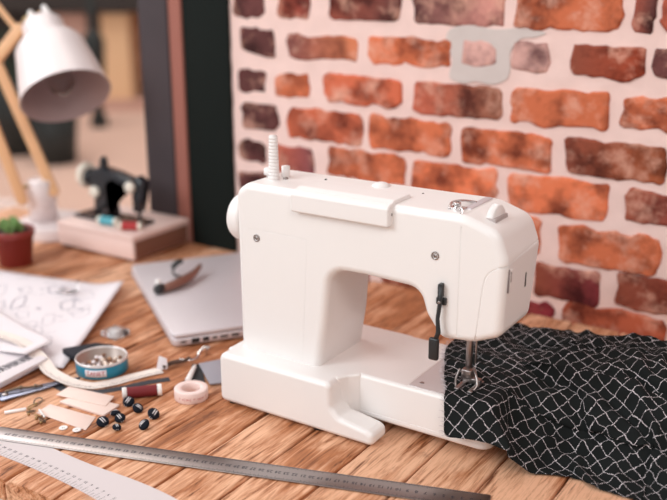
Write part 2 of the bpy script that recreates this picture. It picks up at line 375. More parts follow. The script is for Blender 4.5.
M_doordark = mat('dark_steel_panel', srgb(24, 29, 27), .7, spec=.1)
M_frame = mat('grey_frame_paint', srgb(74, 66, 69), .6, spec=.2, var=.14, vscale=14, bump=.1, bscale=60)
M_pinktrim = mat('pinkish_trim', srgb(158, 102, 90), .6, spec=.2)
M_floor = mat('concrete_floor', srgb(212, 188, 166), .9, var=.08, vscale=6)
M_sill = mat('pale_sill', srgb(222, 196, 186), .8)
fl = MB().box((-260, -260, -76), (260, 70, -75)).build('floor', M_floor, None, loc=(0, 0, -75)); tag(fl, kind='structure')
dr = T('door_1', None, None, (-46, 54, -75)); tag(dr, kind='structure')
MB().rbox((-51.6, 53.6, -75), (-40.3, 58, 115), .2).build('door_leaf', M_doordark, dr)
tr = MB().rbox((-54.9, 53.2, -75), (-51.7, 57.5, 115), .3).build('trim_1', M_pinktrim, None, loc=(-53.3, 54, -75)); tag(tr, kind='structure')
wn = T('window_1', None, None, (-90, 55, -3)); tag(wn, kind='structure')
# the grey stile leans a little, as the leaf stands slightly ajar
st = MB().rbox((-62.6, 52.9, -3.4), (-55.0, 57.6, 115), .25); st.build('window_frame', M_frame, wn)
MB().rbox((-150, 53.2, -6.5), (-55.0, 58.5, -.4), .25).build('window_sill', M_sill, wn)
gm = bpy.data.materials.new('window_glass'); gm.use_nodes = True; gb = gm.node_tree.nodes['Principled BSDF']
gb.inputs['Transmission Weight'].default_value = 1; gb.inputs['Roughness'].default_value = 0; gb.inputs['IOR'].default_value = 1.02; gb.inputs['Base Color'].default_value = (1, 1, 1, 1); gb.inputs['Specular IOR Level'].default_value = .1
MB().box((-150, 55.2, -.4), (-62.5, 55.5, 115)).build('pane', gm, wn)
lw = MB().box((-150, 55, -75), (-55, 60, -6.5)).build('wall_left', M_mortar, None, loc=(-100, 55, -75)); tag(lw, kind='structure')

# ------------------------------------------------------------------ outside, seen through the window
M_pave = mat('pinkish_paving', srgb(222, 188, 172), .9, var=.08, vscale=1.2)
M_fac = bpy.data.materials.new('tan_brick_facade'); M_fac.use_nodes = True; nt = M_fac.node_tree
bt = N(nt, 'ShaderNodeTexBrick'); bt.inputs['Color1'].default_value = srgb(164, 116, 94); bt.inputs['Color2'].default_value = srgb(128, 90, 76); bt.inputs['Mortar'].default_value = srgb(196, 164, 142)
bt.inputs['Scale'].default_value = 1; bt.inputs['Brick Width'].default_value = .3; bt.inputs['Row Height'].default_value = .1; bt.inputs['Mortar Size'].default_value = .012
tc = N(nt, 'ShaderNodeTexCoord'); mp = N(nt, 'ShaderNodeMapping'); mp.inputs['Rotation'].default_value = (PI/2, 0, 0); nt.links.new(tc.outputs['Object'], mp.inputs[0]); nt.links.new(mp.outputs[0], bt.inputs['Vector'])
nt.links.new(bt.outputs['Color'], nt.nodes['Principled BSDF'].inputs['Base Color']); nt.nodes['Principled BSDF'].inputs['Roughness'].default_value = .9
M_outlight = mat('pale_stone', srgb(238, 200, 160), .9, var=.06, vscale=3)  # tan stone, paler than the facade brick around it
M_outpink = mat('pink_render', srgb(206, 168, 154), .9)
M_outdark = mat('dark_shopfront', srgb(52, 46, 44), .7)
M_outpot = mat('dark_planter_glaze', srgb(34, 40, 40), .6)
M_leafd = mat('dark_leaves', srgb(44, 56, 42), .7, var=.3, vscale=8)
gr = MB().box((-1500, 72, -76.5), (400, 1500, -75.5)).build('trim_2', M_pave, None, loc=(-500, 500, -76)); tag(gr, kind='structure'); gr.name = 'pavement'
RT = V(.83982558, .54285633, 0); FW = V(-.54285633, .83982558, 0); CB = V(73.07, -85.28, -75.5)
def outp(r, d, z=0): p = CB + RT*r + FW*d; return (p.x, p.y, -75.5 + z)
def outbox(mb, r0, r1, d0, d1, z0, z1):
    n = len(mb.v); mb.box((r0, d0, z0), (r1, d1, z1)); mt = Matrix(((RT.x, FW.x, 0, CB.x), (RT.y, FW.y, 0, CB.y), (0, 0, 1, CB.z), (0, 0, 0, 1))); mb.xf(mt, n); return mb
bd = T('brick_building', 'brick building with pale pillars across the street beyond the window', 'building', outp(-250, 880))
def opart(name, m, *bs, par=bd):
    mb = MB()
    for b in bs: outbox(mb, *b)
    return mb.build(name, m, par)
fac = opart('facade', M_fac, (-700, 200, 880, 940, 0, 500))
opart('pillar', M_outlight, (-208, -184, 850, 880, 8, 86))
opart('pillar', M_outpink, (-262, -222, 850, 880, 8, 86))
opart('cornice', M_outdark, (-700, 200, 840, 880, 88, 140))
opart('shopfront', M_outdark, (-330, -262, 862, 880, 0, 96))
opart('plinth', M_outpink, (-262, 200, 845, 880, 0, 10))
def planter(r, d, rad, h, label, leaf):
    p = outp(r, d); t = T('street_planter', label, 'planter', p, 'dark planters on the pavement')
    MB().lathe([(0, 0), (rad*.8, 0), (rad, h), (rad*.92, h), (rad*.88, h*.9), (0, h*.9)], p, (0, 0, 1), 24).build('pot', M_outpot, t)
    rnd = random.Random(int(r)); mb = MB()
    for i in range(160):
        a = rnd.uniform(0, 2*PI); q = rad*1.1*math.sqrt(rnd.random()); z = h*.85 + rnd.random()*leaf
        c = V(p[0]+q*math.cos(a), p[1]+q*math.sin(a), p[2]+z); s_ = rnd.uniform(3, 6)
        d1 = V(rnd.uniform(-1,1), rnd.uniform(-1,1), rnd.uniform(-.3,1)).normalized()*s_; d2 = d1.orthogonal().normalized()*s_*.4
        mb.add([c-d1, c+d2, c+d1, c-d2], [(0,1,2,3)], False)
    mb.build('foliage', M_leafd, t)
planter(-188, 620, 16, 36, 'round dark planter behind the lampshade, the nearer and larger one', 34)
planter(-222, 655, 22, 52, 'dark planter left behind the wooden lamp arms', 40)
lp = T('street_lamp', 'dark slender street lamp post between the building pillars', 'street lamp', outp(-193, 760))
p = outp(-193, 760); MB().lathe([(0, 0), (7, 0), (7, 6), (3.4, 16), (3, 300), (0, 300)], p, (0, 0, 1), 16).build('pole', M_outpot, lp)
MB().lathe([(0, 0), (7, 1), (9, 36), (3, 46), (0, 46)], outp(-193, 760, 34), (0, 0, 1), 16).build('lamp_box', M_outpot, lp)

# ------------------------------------------------------------------ table
tb = T('plank_table', 'rough orange-brown wooden plank table top carrying the sewing machine', 'table', (0, 12, -75))
x = -112.2 - .3; PW = 7.6; k = 0
xs = [-.3 - 7.6*i for i in range(14, 0, -1)] + [-.3 + 7.6*i for i in range(0, 12)]
for i, x0 in enumerate(xs):
    y0 = -28.2 + random.uniform(-.25, .35); 
    if abs(x0 + 7.9) < .5: y0 = -28.0
    x1 = x0 + PW - .30; ny = 60; nxp = 6; vs = []; fs = []; th = 2.6
    # plank: top grid with worn, slightly wandering long edges and a ragged front end
    prof = [(0, -th), (0, -.25), (.06, -.08), (.22, 0)]
    sec = [(x0 + a, z) for a, z in prof] + [((x0+x1)/2, .0)] + [(x1 - a, z) for a, z in reversed(prof)]
    for j in range(ny+1):
        y = y0 + (53.0 - y0)*j/ny
        for q, (a, z) in enumerate(sec):
            wv = .10*noise.noise(V(x0, y*.35, q*.01)) if q < 4 else (.10*noise.noise(V(x0+50, y*.35, 0)) if q > 4 else 0)
            rag = (.5*noise.noise(V(a*1.3, 5, z*1.5)) + (.35*abs(noise.noise(V(a*3, 7, z*2)))) + (-.25 if z < -.2 else .12)) if j == 0 else 0
            vs.append((a + wv, y + rag, z - (.02 if z < 0 else abs(.03*noise.noise(V(a*.5, y*.2, 1)))) - (.15 if j == 0 and z > -.1 else 0)))
    ns = len(sec)
    for j in range(ny):
        for q in range(ns):
            q2 = (q+1) % ns; fs.append((j*ns+q, j*ns+q2, (j+1)*ns+q2, (j+1)*ns+q))
    fs += [tuple(range(ns)), tuple(ny*ns+q for q in range(ns))[::-1]]
    MB().add(vs, fs, False).build('plank', M_wood, tb, loc=((x0+x1)/2, 12, -1))
M_under = mat('dark_batten', srgb(60, 42, 34), .9)
for yy in (-18, 14, 46): MB().box((-106, yy-4, -5.4), (90.5, yy+4, -2.6)).build('batten', M_under, tb)
for xx in (-100, 84):
    for yy in (-20, 44): MB().rbox((xx-4, yy-4, -75), (xx+4, yy+4, -5.4), .3).build('leg', M_under, tb)

# ------------------------------------------------------------------ sewing machine
sm = T('sewing_machine', 'large white electric sewing machine seen from behind on the plank table', 'sewing machine', (18, 9, 0))
# base: front block whose right end sweeps down into a low foot
bp_ = [(0, .3), (23.5, .3), (23.4, 1.9), (22.6, 2.3), (20.5, 2.6), (18.5, 2.9), (17.5, 3.9), (17.35, 7.1), (0, 7.1)]
bpf = fillet(bp_, [.8, .85, .8, .8, 2, 1.0, .9, .8, .9], 5)
def base_warp(x, y, z):
    # the step from base to free arm is a soft concave sweep in plan
    return (x, y, z)
b1 = MB().rprism(bpf, 'Y', 0, 3.6, .7, 5); b1.build('base_front', M_white, sm)
b2 = MB().rprism(fillet([(0, 2), (17.2, 2), (17.9, 3.4), (19.0, 4.45), (19.0, 19), (0, 19)], [.35, .35, 1.2, .35, .6, .9], 5), 'Z', .36, 7.09, .3, 4)
b2.build('base', M_white, sm)
# free arm (bed)
arm = MB().rprism(fillet([(17.4, 4.5), (36.4, 4.5), (36.4, 19), (17.4, 19)], [.6, 1.6, 1.6, .6], 6), 'Z', 1.35, 7.08, .55, 5)
fa = arm.build('free_arm', M_white, sm)
g = MB()
g.tube([(17.5, 4.5, 2.3), (35, 4.5, 2.3)], .06, 6); g.tube([(25.3, 4.7, 7.08), (25.3, 18.8, 7.08)], .05, 6); g.tube([(18.5, 4.46, 3.3), (18.5, 4.46, 2.9)], .05, 6)
boolean(fa, g)
MB().rbox((25.45, 5.0, 7.0), (32.2, 18.2, 7.16), .05, .3).build('needle_plate', M_plate, sm)
MB().rod((26.6, 6.3, 7.1), (26.6, 6.3, 7.22), .28).build('screw', M_steel, sm)
MB().rbox((18.5, 9, .25), (33, 18, 1.5), .3).build('arm_support', M_doordark, sm)
for (a, b) in ((1.5, 1.2), (15, 1.2), (1.5, 17.5), (15, 17.5)): MB().rod((a, b, -.02), (a, b, .4), .7).build('rubber_foot', M_dark, sm)
# body: column + arm + head in one shell
prof = [(1.2, 4.2), (13.0, 4.2), (14.4, 12.3), (14.75, 16.0), (15.1, 20.35), (20.2, 20.45), (27.3, 20.2), (28.2, 17.4), (30.2, 14.75), (34.2, 15.1), (37.45, 16.4), (37.7, 25.2), (36.6, 28.3), (32.6, 29.62), (2.7, 29.45), (1.0, 28.3)]
rad = [1.3, 1.3, 3, 4, 2.6, 6, 2.2, 3, 1.3, 3, 1.4, 2.5, 2.2, 5, 1.6, 1.6]
bodyf = fillet(prof, rad, 6)
def body_warp(x, y, z):
    if y > 9 and x > 24:                                   # head narrows at its lower back
        f = max(0, (21.5 - z)/6.5); y -= 3.2 * min(1, f) ** 1.3 * (y-9)/5
    if y > 8: y -= .012*(y-8)*max(0, z-7)*.6
    if y < 6 and x > 33: y += .10*(x-33)**1.6 * .12
    return (x, y, z)
bd_mb = MB().rprism(bodyf, 'Y', 3.3, 14.4, .95, 7, body_warp)
body = bd_mb.build('body', M_white, sm)
g = MB()
yf = 3.26
def fline(pts, r=.1): g.tube([(x_, yf, z_) for x_, z_ in pts], r, 6)
fline(smooth_path([(2.0, 7.4), (2.05, 22.8), (2.7, 23.6), (12.0, 23.6)], 4)[:]); fline([(12.0, 23.6), (11.2, 7.4)])
g.tube([(32.3, 3.3, 14.3), (32.3, 3.3, 28.2), (32.3, 3.62, 29.1), (32.3, 4.6, 29.62), (32.3, 12.6, 29.62), (32.3, 14.2, 28.3), (32.3, 14.3, 24)], .1, 6)
boolean(body, g)
g = MB()
cl = smooth_path([(34.5, 3.3, 15.0), (34.9, 3.3, 19.5), (35.3, 3.36, 22.8), (36.1, 3.6, 24.0), (37.2, 4.3, 24.65), (37.72, 6.0, 24.9), (37.72, 10, 25.2), (37.72, 14.0, 25.5)], 6)
bpy.context.view_layer.update(); cl2 = []
for q in cl:
    ok_, loc_, nr_, ix_ = body.closest_point_on_mesh((V(*q) - V(18, 9, 0))*S); cl2.append(tuple(loc_/S + V(18, 9, 0)))
g.tube(cl2, .11, 6)
boolean(body, g)
g = MB(); g.rbox((37.3, 9.4, 20.6), (38.6, 10.0, 22.4), .1, .1, 'X'); boolean(body, g)
MB().rbox((37.3, 4.35, 21.6), (37.82, 5.15, 24.1), .06).build('light_window', M_white2, sm)
MB().rbox((37.4, 4.22, 21.5), (37.79, 4.36, 24.2), .03).build('window_gap_shade', M_seam, sm)
MB().rbox((37.7, 4.5, 22.7), (37.84, 4.75, 23.9), .03).build('bulb_slot', M_seam, sm)
MB().rbox((37.3, 9.42, 20.65), (37.55, 9.98, 22.35), .02).build('slot', M_dark, sm)
for xx, zz in ((4.3, 22.6), (29.3, 24.6)):
    sc_ = MB().lathe([(0, 0), (.5, 0), (.48, .12), (.34, .12), (.3, .02), (.22, .02), (.22, .1), (0, .12)], (xx, 3.33, zz), (0, -1, 0), 24).build('screw', M_steel, sm)
MB().rod((2.1, 4.4, 27.9), (2.1, 3.42, 27.9), .2).build('corner_screw', M_steel, sm)
# hand wheel on the left end
hw = T_ = MB().lathe([(0, 0), (2.0, 0), (2.9, .25), (3.2, .8), (3.25, 1.9), (3.0, 2.3), (2.6, 2.3), (1.6, 3.6), (0, 3.6)][::1], (-2.0, 7.7, 23.7), (1, 0, 0), 40).build('hand_wheel', M_white2, sm)
# thread tray lid wrapping over the front top edge
lid = MB().rprism(fillet([(2.35, 27.1), (2.35, 29.45), (4.2, 30.0), (7.8, 30.0), (7.8, 28), (4, 28), (4, 27.1)], [.3, .5, 1.2, .3, .3, 0, .3], 4), 'X', 10.2, 23.7, .25, 3)
lido = lid.build('tray_lid', M_white2, sm)
g = MB(); g.tube([(9.9, 3.25, 29.72), (24.3, 3.25, 29.72)], .04, 6); boolean(lido, g)
MB().rod((23.6, 3.3, 28.5), (23.74, 3.3, 28.5), .16).build('lid_pin', M_dark, sm)
for xx in (10.2, 24.0): MB().rod((xx, 10.2, 29.3), (xx, 10.2, 29.62), .16).build('hole_cap', M_dark, sm)
# spool pin with ribs, its side knob
pr = [(0, 0), (.74, 0)]
for i in range(15):
    z_ = .1 + i*.42; r_ = .74 - .012*i; pr += [(r_, z_), (r_, z_+.26), (r_-.09, z_+.3), (r_-.09, z_+.38)]
pr += [(.5, 6.4), (0, 6.42)]
MB().lathe(pr, (4.5, 6.9, 28.7), (0, 0, 1), 24).build('spool_pin', M_white2, sm)
MB().lathe([(0, 0), (.6, 0), (.6, 1.1), (.95, 1.15), (.95, 1.8), (.75, 2.0), (0, 2.05)], (3.1, 8.2, 28.6), (0, 0, 1), 24).build('bobbin_winder', M_white2, sm)
MB().lathe([(0, 0), (.55, 0), (.55, 2.2), (0, 2.3)], (4.7, 9.2, 28.6), (0, 0, 1), 20).build('bobbin_stop', M_white2, sm)
MB().lathe([(0, 0), (.35, 0), (.33, .3), (0, .34)], (5.6, 7.9, 29.35), (0, 0, 1), 16).build('dark_pin', M_steel, sm)
# low dome at rear of arm
MB().lathe([(0, 0), (1.2, 0), (1.1, .3), (.6, .55), (0, .6)], (17.8, 11.0, 29.4), (0, 0, 1), 28).build('thread_dome', M_white2, sm)
# thread guide and metal strip on head
tg = MB(); tg.tube(smooth_path([(29.9, 5.2, 29.7), (29.7, 6.2, 30.1), (30.3, 7.2, 30.2), (30.6, 8.6, 29.9), (31.3, 9.3, 29.7)], 6), .16, 8)
tg.rbox((29.7, 5.3, 29.55), (31.5, 6.6, 29.78), .05); tg.rod((30.5, 5.9, 29.7), (30.5, 5.9, 30.35), .42); tg.tube(smooth_path([(30.9, 5.0, 29.7), (31.6, 4.6, 30.2), (31.9, 4.3, 29.7), (31.5, 3.9, 29.3)], 6), .13, 8)
tg.build('thread_guide', M_chrome, sm)
MB().rbox((31.1, 6.3, 29.5), (32.05, 12.3, 29.72), .05).build('guide_plate', M_alu, sm)
# tension dial standing half out of the head
dl = MB().lathe([(0, -.45), (1.5, -.45), (1.62, -.3), (1.62, .3), (1.5, .45), (0, .45)], (34.6, 7.2, 28.75), (1, -.05, 0), 40)
for i in range(40):
    a = 2*PI*i/40; 
    dl.rod((34.2, 7.2+1.62*math.cos(a), 28.75+1.62*math.sin(a)), (35.0, 7.2+1.62*math.cos(a), 28.75+1.62*math.sin(a)), .05, 5)
dl.build('tension_dial', M_white2, sm)
MB().rbox((33.85, 5.5, 28.6), (35.35, 8.9, 29.14), .1).build('dial_slot', mat('slot_grey', srgb(178, 166, 164), .6), sm)
# presser foot lifter
lv = MB(); lv.rbox((30.05, 2.6, 20.0), (30.55, 3.4, 21.6), .1); lv.rbox((29.75, 2.9, 19.1), (30.95, 3.4, 19.9), .1)
lv.tube([(30.4, 2.75, 21.4), (30.4, 2.7, 19.5), (30.25, 2.5, 17.5), (30.5, 2.3, 16.0), (30.2, 2.2, 15.0)], [.24, .28, .24, .3, .28], 8); lf = lv.build('presser_lifter', M_dark, sm)
MB().rbox((29.45, 1.9, 12.6), (30.65, 2.5, 15.3), .22, .25, 'Y').build('lifter_pad', M_dark, lf)
MB().rod((30.35, 2.62, 19.5), (30.35, 2.42, 19.5), .2).build('screw', M_steel, lf)
# needle bar, presser bar, clamp and foot
MB().rod((31.2, 9.6, 8.8), (31.2, 9.6, 15.6), .42).build('presser_bar', M_steel, sm)
MB().rod((32.2, 9.2, 10.0), (32.2, 9.2, 15.6), .12).build('needle_bar', M_steel, sm)
MB().rod((32.2, 9.2, 7.2), (32.2, 9.2, 10.1), .05).build('needle', M_chrome, sm)
ft = MB(); ft.rbox((30.8, 8.2, 8.2), (32.1, 9.3, 9.3), .15); ft.tube(smooth_path([(30.9, 7.7, 9.6), (30.7, 7.2, 8.6), (30.8, 6.9, 7.75), (31.4, 6.4, 7.6)], 5), .14, 8)
ft.tube(smooth_path([(32.2, 8.6, 9.6), (32.9, 7.8, 9.3), (33.4, 7.2, 8.3), (33.2, 6.6, 7.75)], 5), .16, 8); ft.rbox((30.9, 6.2, 7.5), (31.5, 9.8, 7.72), .08); ft.rbox((32.6, 6.2, 7.5), (33.2, 9.8, 7.72), .08); ft.rbox((30.9, 8.4, 7.6), (33.2, 9.2, 8.3), .1)
ft.build('presser_foot', M_steel, sm)

# ------------------------------------------------------------------ dark fabric with white grid: a small cloth solver lets a sheet settle over arm and table
def settle_cloth():
    NS, NT = 96, 90; d = 0.58
    s_ = np.arange(NS)*d; t_ = np.arange(NT)*d; Sg, Tg = np.meshgrid(s_, t_, indexing='ij')
    rs = np.random.RandomState(5)
    def sn(seed, wl):
        r = np.random.RandomState(seed); out = np.zeros_like(Sg)
        for _ in range(7):
            a = r.uniform(0, 2*PI); L_ = wl*r.uniform(.75, 1.4); out += np.sin((Sg*math.cos(a)+Tg*math.sin(a))*2*PI/L_ + r.uniform(0, 6.28))
        return out/2.6
    sst = lambda a, b, v: (lambda q: q*q*(3-2*q))(np.clip((v-a)/(b-a), 0, 1))
    X = 29.3 + Sg*.84 + .4*sn(1, 15)*sst(3, 12, Sg); Y = 1.3 + Tg*.84 + .4*sn(2, 14)*sst(8, 16, Tg)
    X = X + 1.0 + np.clip((5.4-Y)/4.4, 0, 1)*2.8*np.clip(1-Sg/9, 0, 1) - .52*np.clip(Y-6, 0, 14)*np.clip(1-Sg/40, 0, 1)
    Y = Y + sst(35.0, 39, X)*6.4*np.clip(1-Tg/22, 0, 1)
    rise = sst(4.5, 22, Y)*11*(1-sst(32, 44, Y)) + .5
    rise = rise*(1 - .35*sst(52, 66, X))
    offarm = sst(35.8, 42.5 + 3*sst(10, 19, Y), X)
    plateau = 7.5*(1-offarm) + rise*offarm
    beh = sst(18.6, 23, Y)
    base = plateau*(1-beh) + (9.0*(1-sst(31, 41, Y))*(1-offarm) + rise*offarm)*beh
    wf = np.clip(offarm + beh, 0.02, 1)*sst(-1, 9, Y + 3)
    cr = lambda v: 1-2*np.abs(v)**.8
    r1_ = cr(np.sin((X*.55 + Y*.62)*2*PI/9.5 + 1.1*sn(11, 20)))       # long folds running down to the front right
    r2_ = cr(np.sin((X*.75 - Y*.45)*2*PI/8.0 + 1.4*sn(12, 16) + 1))
    mixw = sst(-.3, .5, sn(13, 22)/1.5)
    Zz = base + wf*1.15*(1.15*(r1_*(1-mixw) + r2_*mixw) + .85*sn(4, 6.0) + .5*sn(6, 3.0))
    Zz = np.where(Y < 4.5, np.where(X < 37, 7.4 - (4.5-Y)*.95, Zz), Zz)
    Zz = np.maximum(Zz, .25)
    Y = np.where((Y < 4.5) & (X < 37), 4.25 - (4.5-Y)*.12, Y)
    P = np.stack([X, Y, Zz], -1); Vv = np.zeros_like(P)
    def project(P, sl1, sl2, rest, k):
        a = P[sl1]; b = P[sl2]; df = b - a; L_ = np.sqrt((df*df).sum(-1, keepdims=True)) + 1e-9; c = df*((L_-rest)/L_)*.5*k; P[sl1] = a + c; P[sl2] = b - c
    A = slice(None)
    batches = []
    for o in (0, 1):
        n = (NS-o)//2*2; batches.append(((slice(o, o+n, 2), A), (slice(o+1, o+n, 2), A), d, 1.0))
        n = (NT-o)//2*2; batches.append(((A, slice(o, o+n, 2)), (A, slice(o+1, o+n, 2)), d, 1.0))
    dd = d*math.sqrt(2)
    for o in (0, 1):
        n = (NS-o)//2*2
        batches.append(((slice(o, o+n, 2), slice(0, NT-1)), (slice(o+1, o+n, 2), slice(1, NT)), dd, .35))
        batches.append(((slice(o, o+n, 2), slice(1, NT)), (slice(o+1, o+n, 2), slice(0, NT-1)), dd, .35))
    bend = []
    for st in (2, 4, 8):
        for o in range(st*2):
            if o < st:
                i = np.array([q for q in range(NS-st) if (q // st) % 2 == 0 and q % st == o % st]); j = i + st; bend.append(((i, A), (j, A), d*st, i))
                i = np.array([q for q in range(NT-st) if (q // st) % 2 == 0 and q % st == o % st]); bend.append(((A, i), (A, i+st), d*st, i))
    def bendp(P, a, b, rest, k):
        pa = P[a]; pb = P[b]; df = pb-pa; L_ = np.sqrt((df*df).sum(-1, keepdims=True))+1e-9
        c = np.where(L_ < rest, df*((L_-rest)/L_)*.5*k, 0); P[a] = pa+c; P[b] = pb-c
    th = .26
    def collide(P, Pold):
        x, y, z = P[..., 0], P[..., 1], P[..., 2]; con = np.zeros(x.shape, bool)
        # bed of the machine: x<36.4, 4.5<y<19, z<7.16
        dt = 7.16+th - z; dfy = y - (4.5-th); dbk = (19+th) - y; de = (36.4+th) - x
        ins = (dt > 0) & (dfy > 0) & (dbk > 0) & (de > 0)
        mm = np.minimum(np.minimum(dt, dfy), np.minimum(dbk, de))
        top = ins & (mm == dt); fr = ins & (mm == dfy) & ~top; bk = ins & (mm == dbk) & ~top & ~fr; en = ins & ~top & ~fr & ~bk
        z[top] = 7.16+th; y[fr] = 4.5-th; y[bk] = 19+th; x[en] = 36.4+th; con |= ins
        lo = z < th; z[lo] = th; con |= lo
        bw = y > 52.5; y[bw] = 52.5
        tb = top | lo
        P[..., 0] = np.where(tb, x*.3 + Pold[..., 0]*.7, x); P[..., 1] = np.where(tb, y*.3 + Pold[..., 1]*.7, y)
    # the stitched area under the presser foot is held down
    hold = ((X > 30.6) & (X < 33.6) & (Y > 6.2) & (Y < 10.5))
    hp = P.copy(); hp[..., 2] = 7.16+th
    dtm = 1/60.
    for it in range(16):
        Pold = P.copy(); Vv[..., 2] -= 981*dtm*.05; P = P + Vv*dtm
        for sub in range(5):
            for (a, b, r, k) in batches: project(P, a, b, r, k)
            for (a, b, r, i) in bend:
                if len(i): bendp(P, a, b, r*.93, .12)
            P[hold] = hp[hold]
        collide(P, Pold)
        Vv = (P-Pold)/dtm*.90; sp = np.sqrt((Vv**2).sum(-1, keepdims=True)); Vv = np.where(sp > 60, Vv*60/(sp+1e-9), Vv)
    # sharp small creases of crumpled cotton, away from the stitched strip
    x, y = P[..., 0], P[..., 1]
    wcr = sst(34, 41, x + .25*np.clip(y-12, 0, 20))*sst(5, 10, y)
    k1 = cr(np.sin((Sg*.8 + Tg*.5)*2*PI/6.2 + 1.6*sn(21, 11))); k2 = cr(np.sin((Sg*.35 - Tg*.9)*2*PI/4.6 + 1.8*sn(22, 9) + 2)); k3 = cr(np.sin((Sg*.9 - Tg*.2)*2*PI/3.1 + 1.5*sn(23, 7)))
    m1 = sst(-.4, .6, sn(24, 13)); m2 = sst(-.2, .8, sn(25, 9))
    P[..., 2] = np.maximum(P[..., 2] + wcr*(.62*k1*m1 + .42*k2*(1-m1) + .22*k3*m2), .2)
    return P, Sg, Tg
cP, cS, cT = settle_cloth()
NS, NT = cS.shape
fmb = MB(); ang = math.radians(38)
vs = [tuple(cP[i, j]) for i in range(NS) for j in range(NT)]
fs = []
def edge_cut(i, j):                                    # the sheet's own cut outline
    return False
for i in range(NS-1):
    for j in range(NT-1):
        fs.append((i*NT+j, (i+1)*NT+j, (i+1)*NT+j+1, i*NT+j+1))
fmb.add(vs, fs, True)
fmb.uv = [((cS[i, j]*math.cos(ang)-cT[i, j]*math.sin(ang)), (cS[i, j]*math.sin(ang)+cT[i, j]*math.cos(ang))) for i in range(NS) for j in range(NT)]
M_fab = bpy.data.materials.new('black_check_cotton'); M_fab.use_nodes = True; nt = M_fab.node_tree; b = nt.nodes['Principled BSDF']; L = nt.links.new
uvn = N(nt, 'ShaderNodeUVMap'); nz_ = N(nt, 'ShaderNodeTexNoise'); nz_.inputs['Scale'].default_value = .8; nz_.inputs['Detail'].default_value = 3; L(uvn.outputs[0], nz_.inputs['Vector'])
sb = N(nt, 'ShaderNodeVectorMath', operation='MULTIPLY_ADD'); sb.inputs[1].default_value = (.75, .75, 0); L(nz_.outputs['Color'], sb.inputs[0]); L(uvn.outputs[0], sb.inputs[2])
sc1 = N(nt, 'ShaderNodeVectorMath', operation='SCALE'); sc1.inputs['Scale'].default_value = 1/1.5; L(sb.outputs[0], sc1.inputs[0])
fr1 = N(nt, 'ShaderNodeVectorMath', operation='FRACTION'); L(sc1.outputs[0], fr1.inputs[0]); sp1 = N(nt, 'ShaderNodeSeparateXYZ'); L(fr1.outputs[0], sp1.inputs[0])
def lmask(sock, wdt):
    a = N(nt, 'ShaderNodeMath', operation='SUBTRACT'); a.inputs[1].default_value = .5; L(sock, a.inputs[0])
    c = N(nt, 'ShaderNodeMath', operation='ABSOLUTE'); L(a.outputs[0], c.inputs[0])
    d_ = N(nt, 'ShaderNodeMath', operation='LESS_THAN'); d_.inputs[1].default_value = wdt; L(c.outputs[0], d_.inputs[0]); return d_
ma, mb_ = lmask(sp1.outputs['X'], .027), lmask(sp1.outputs['Y'], .027)
mxx = N(nt, 'ShaderNodeMath', operation='MAXIMUM'); L(ma.outputs[0], mxx.inputs[0]); L(mb_.outputs[0], mxx.inputs[1])
br = N(nt, 'ShaderNodeTexNoise'); br.inputs['Scale'].default_value = 6; br.inputs['Detail'].default_value = 2; L(uvn.outputs[0], br.inputs['Vector'])
rb = ramp(nt, [(.40, (.12, .12, .12, 1)), (.56, (1, 1, 1, 1))]); L(br.outputs['Fac'], rb.inputs[0])
mu = N(nt, 'ShaderNodeMath', operation='MULTIPLY'); L(mxx.outputs[0], mu.inputs[0]); L(rb.outputs[0], mu.inputs[1])
cm = N(nt, 'ShaderNodeMix', data_type='RGBA'); cm.inputs['A'].default_value = srgb(28, 31, 31); cm.inputs['B'].default_value = srgb(214, 206, 210); L(mu.outputs[0], cm.inputs['Factor']); L(cm.outputs['Result'], b.inputs['Base Color'])
b.inputs['Roughness'].default_value = .95; b.inputs['Specular IOR Level'].default_value = .1
fab = fmb.build('checked_fabric', M_fab, None, loc=(45, 22, 0))
tag(fab, 'black fabric with thin white grid lines, draped over machine bed and heaped on the table', 'fabric')
so = fab.modifiers.new('thick', 'SOLIDIFY'); so.thickness = .0007; so.offset = 0
ss = fab.modifiers.new('sub', 'SUBSURF'); ss.levels = 1; ss.render_levels = 1
M_fray = mat('loose_threads', srgb(206, 198, 202), .9)
fr = MB(); rnd = random.Random(3)
for j in range(0, 62):
    for rep in range(2):
        p0 = V(*cP[0, j]); dv = V(-rnd.uniform(.2, .7), rnd.uniform(-.4, .4), rnd.uniform(-.05, .25))
        p0 = p0 + V(.1, rnd.uniform(-.25, .25), .08)
        fr.tube([p0, p0+dv*.5+V(0, 0, .05), p0+dv], .032, 4)
fo = fr.build('frayed_edge', M_fray, fab); fo['kind'] = 'stuff'

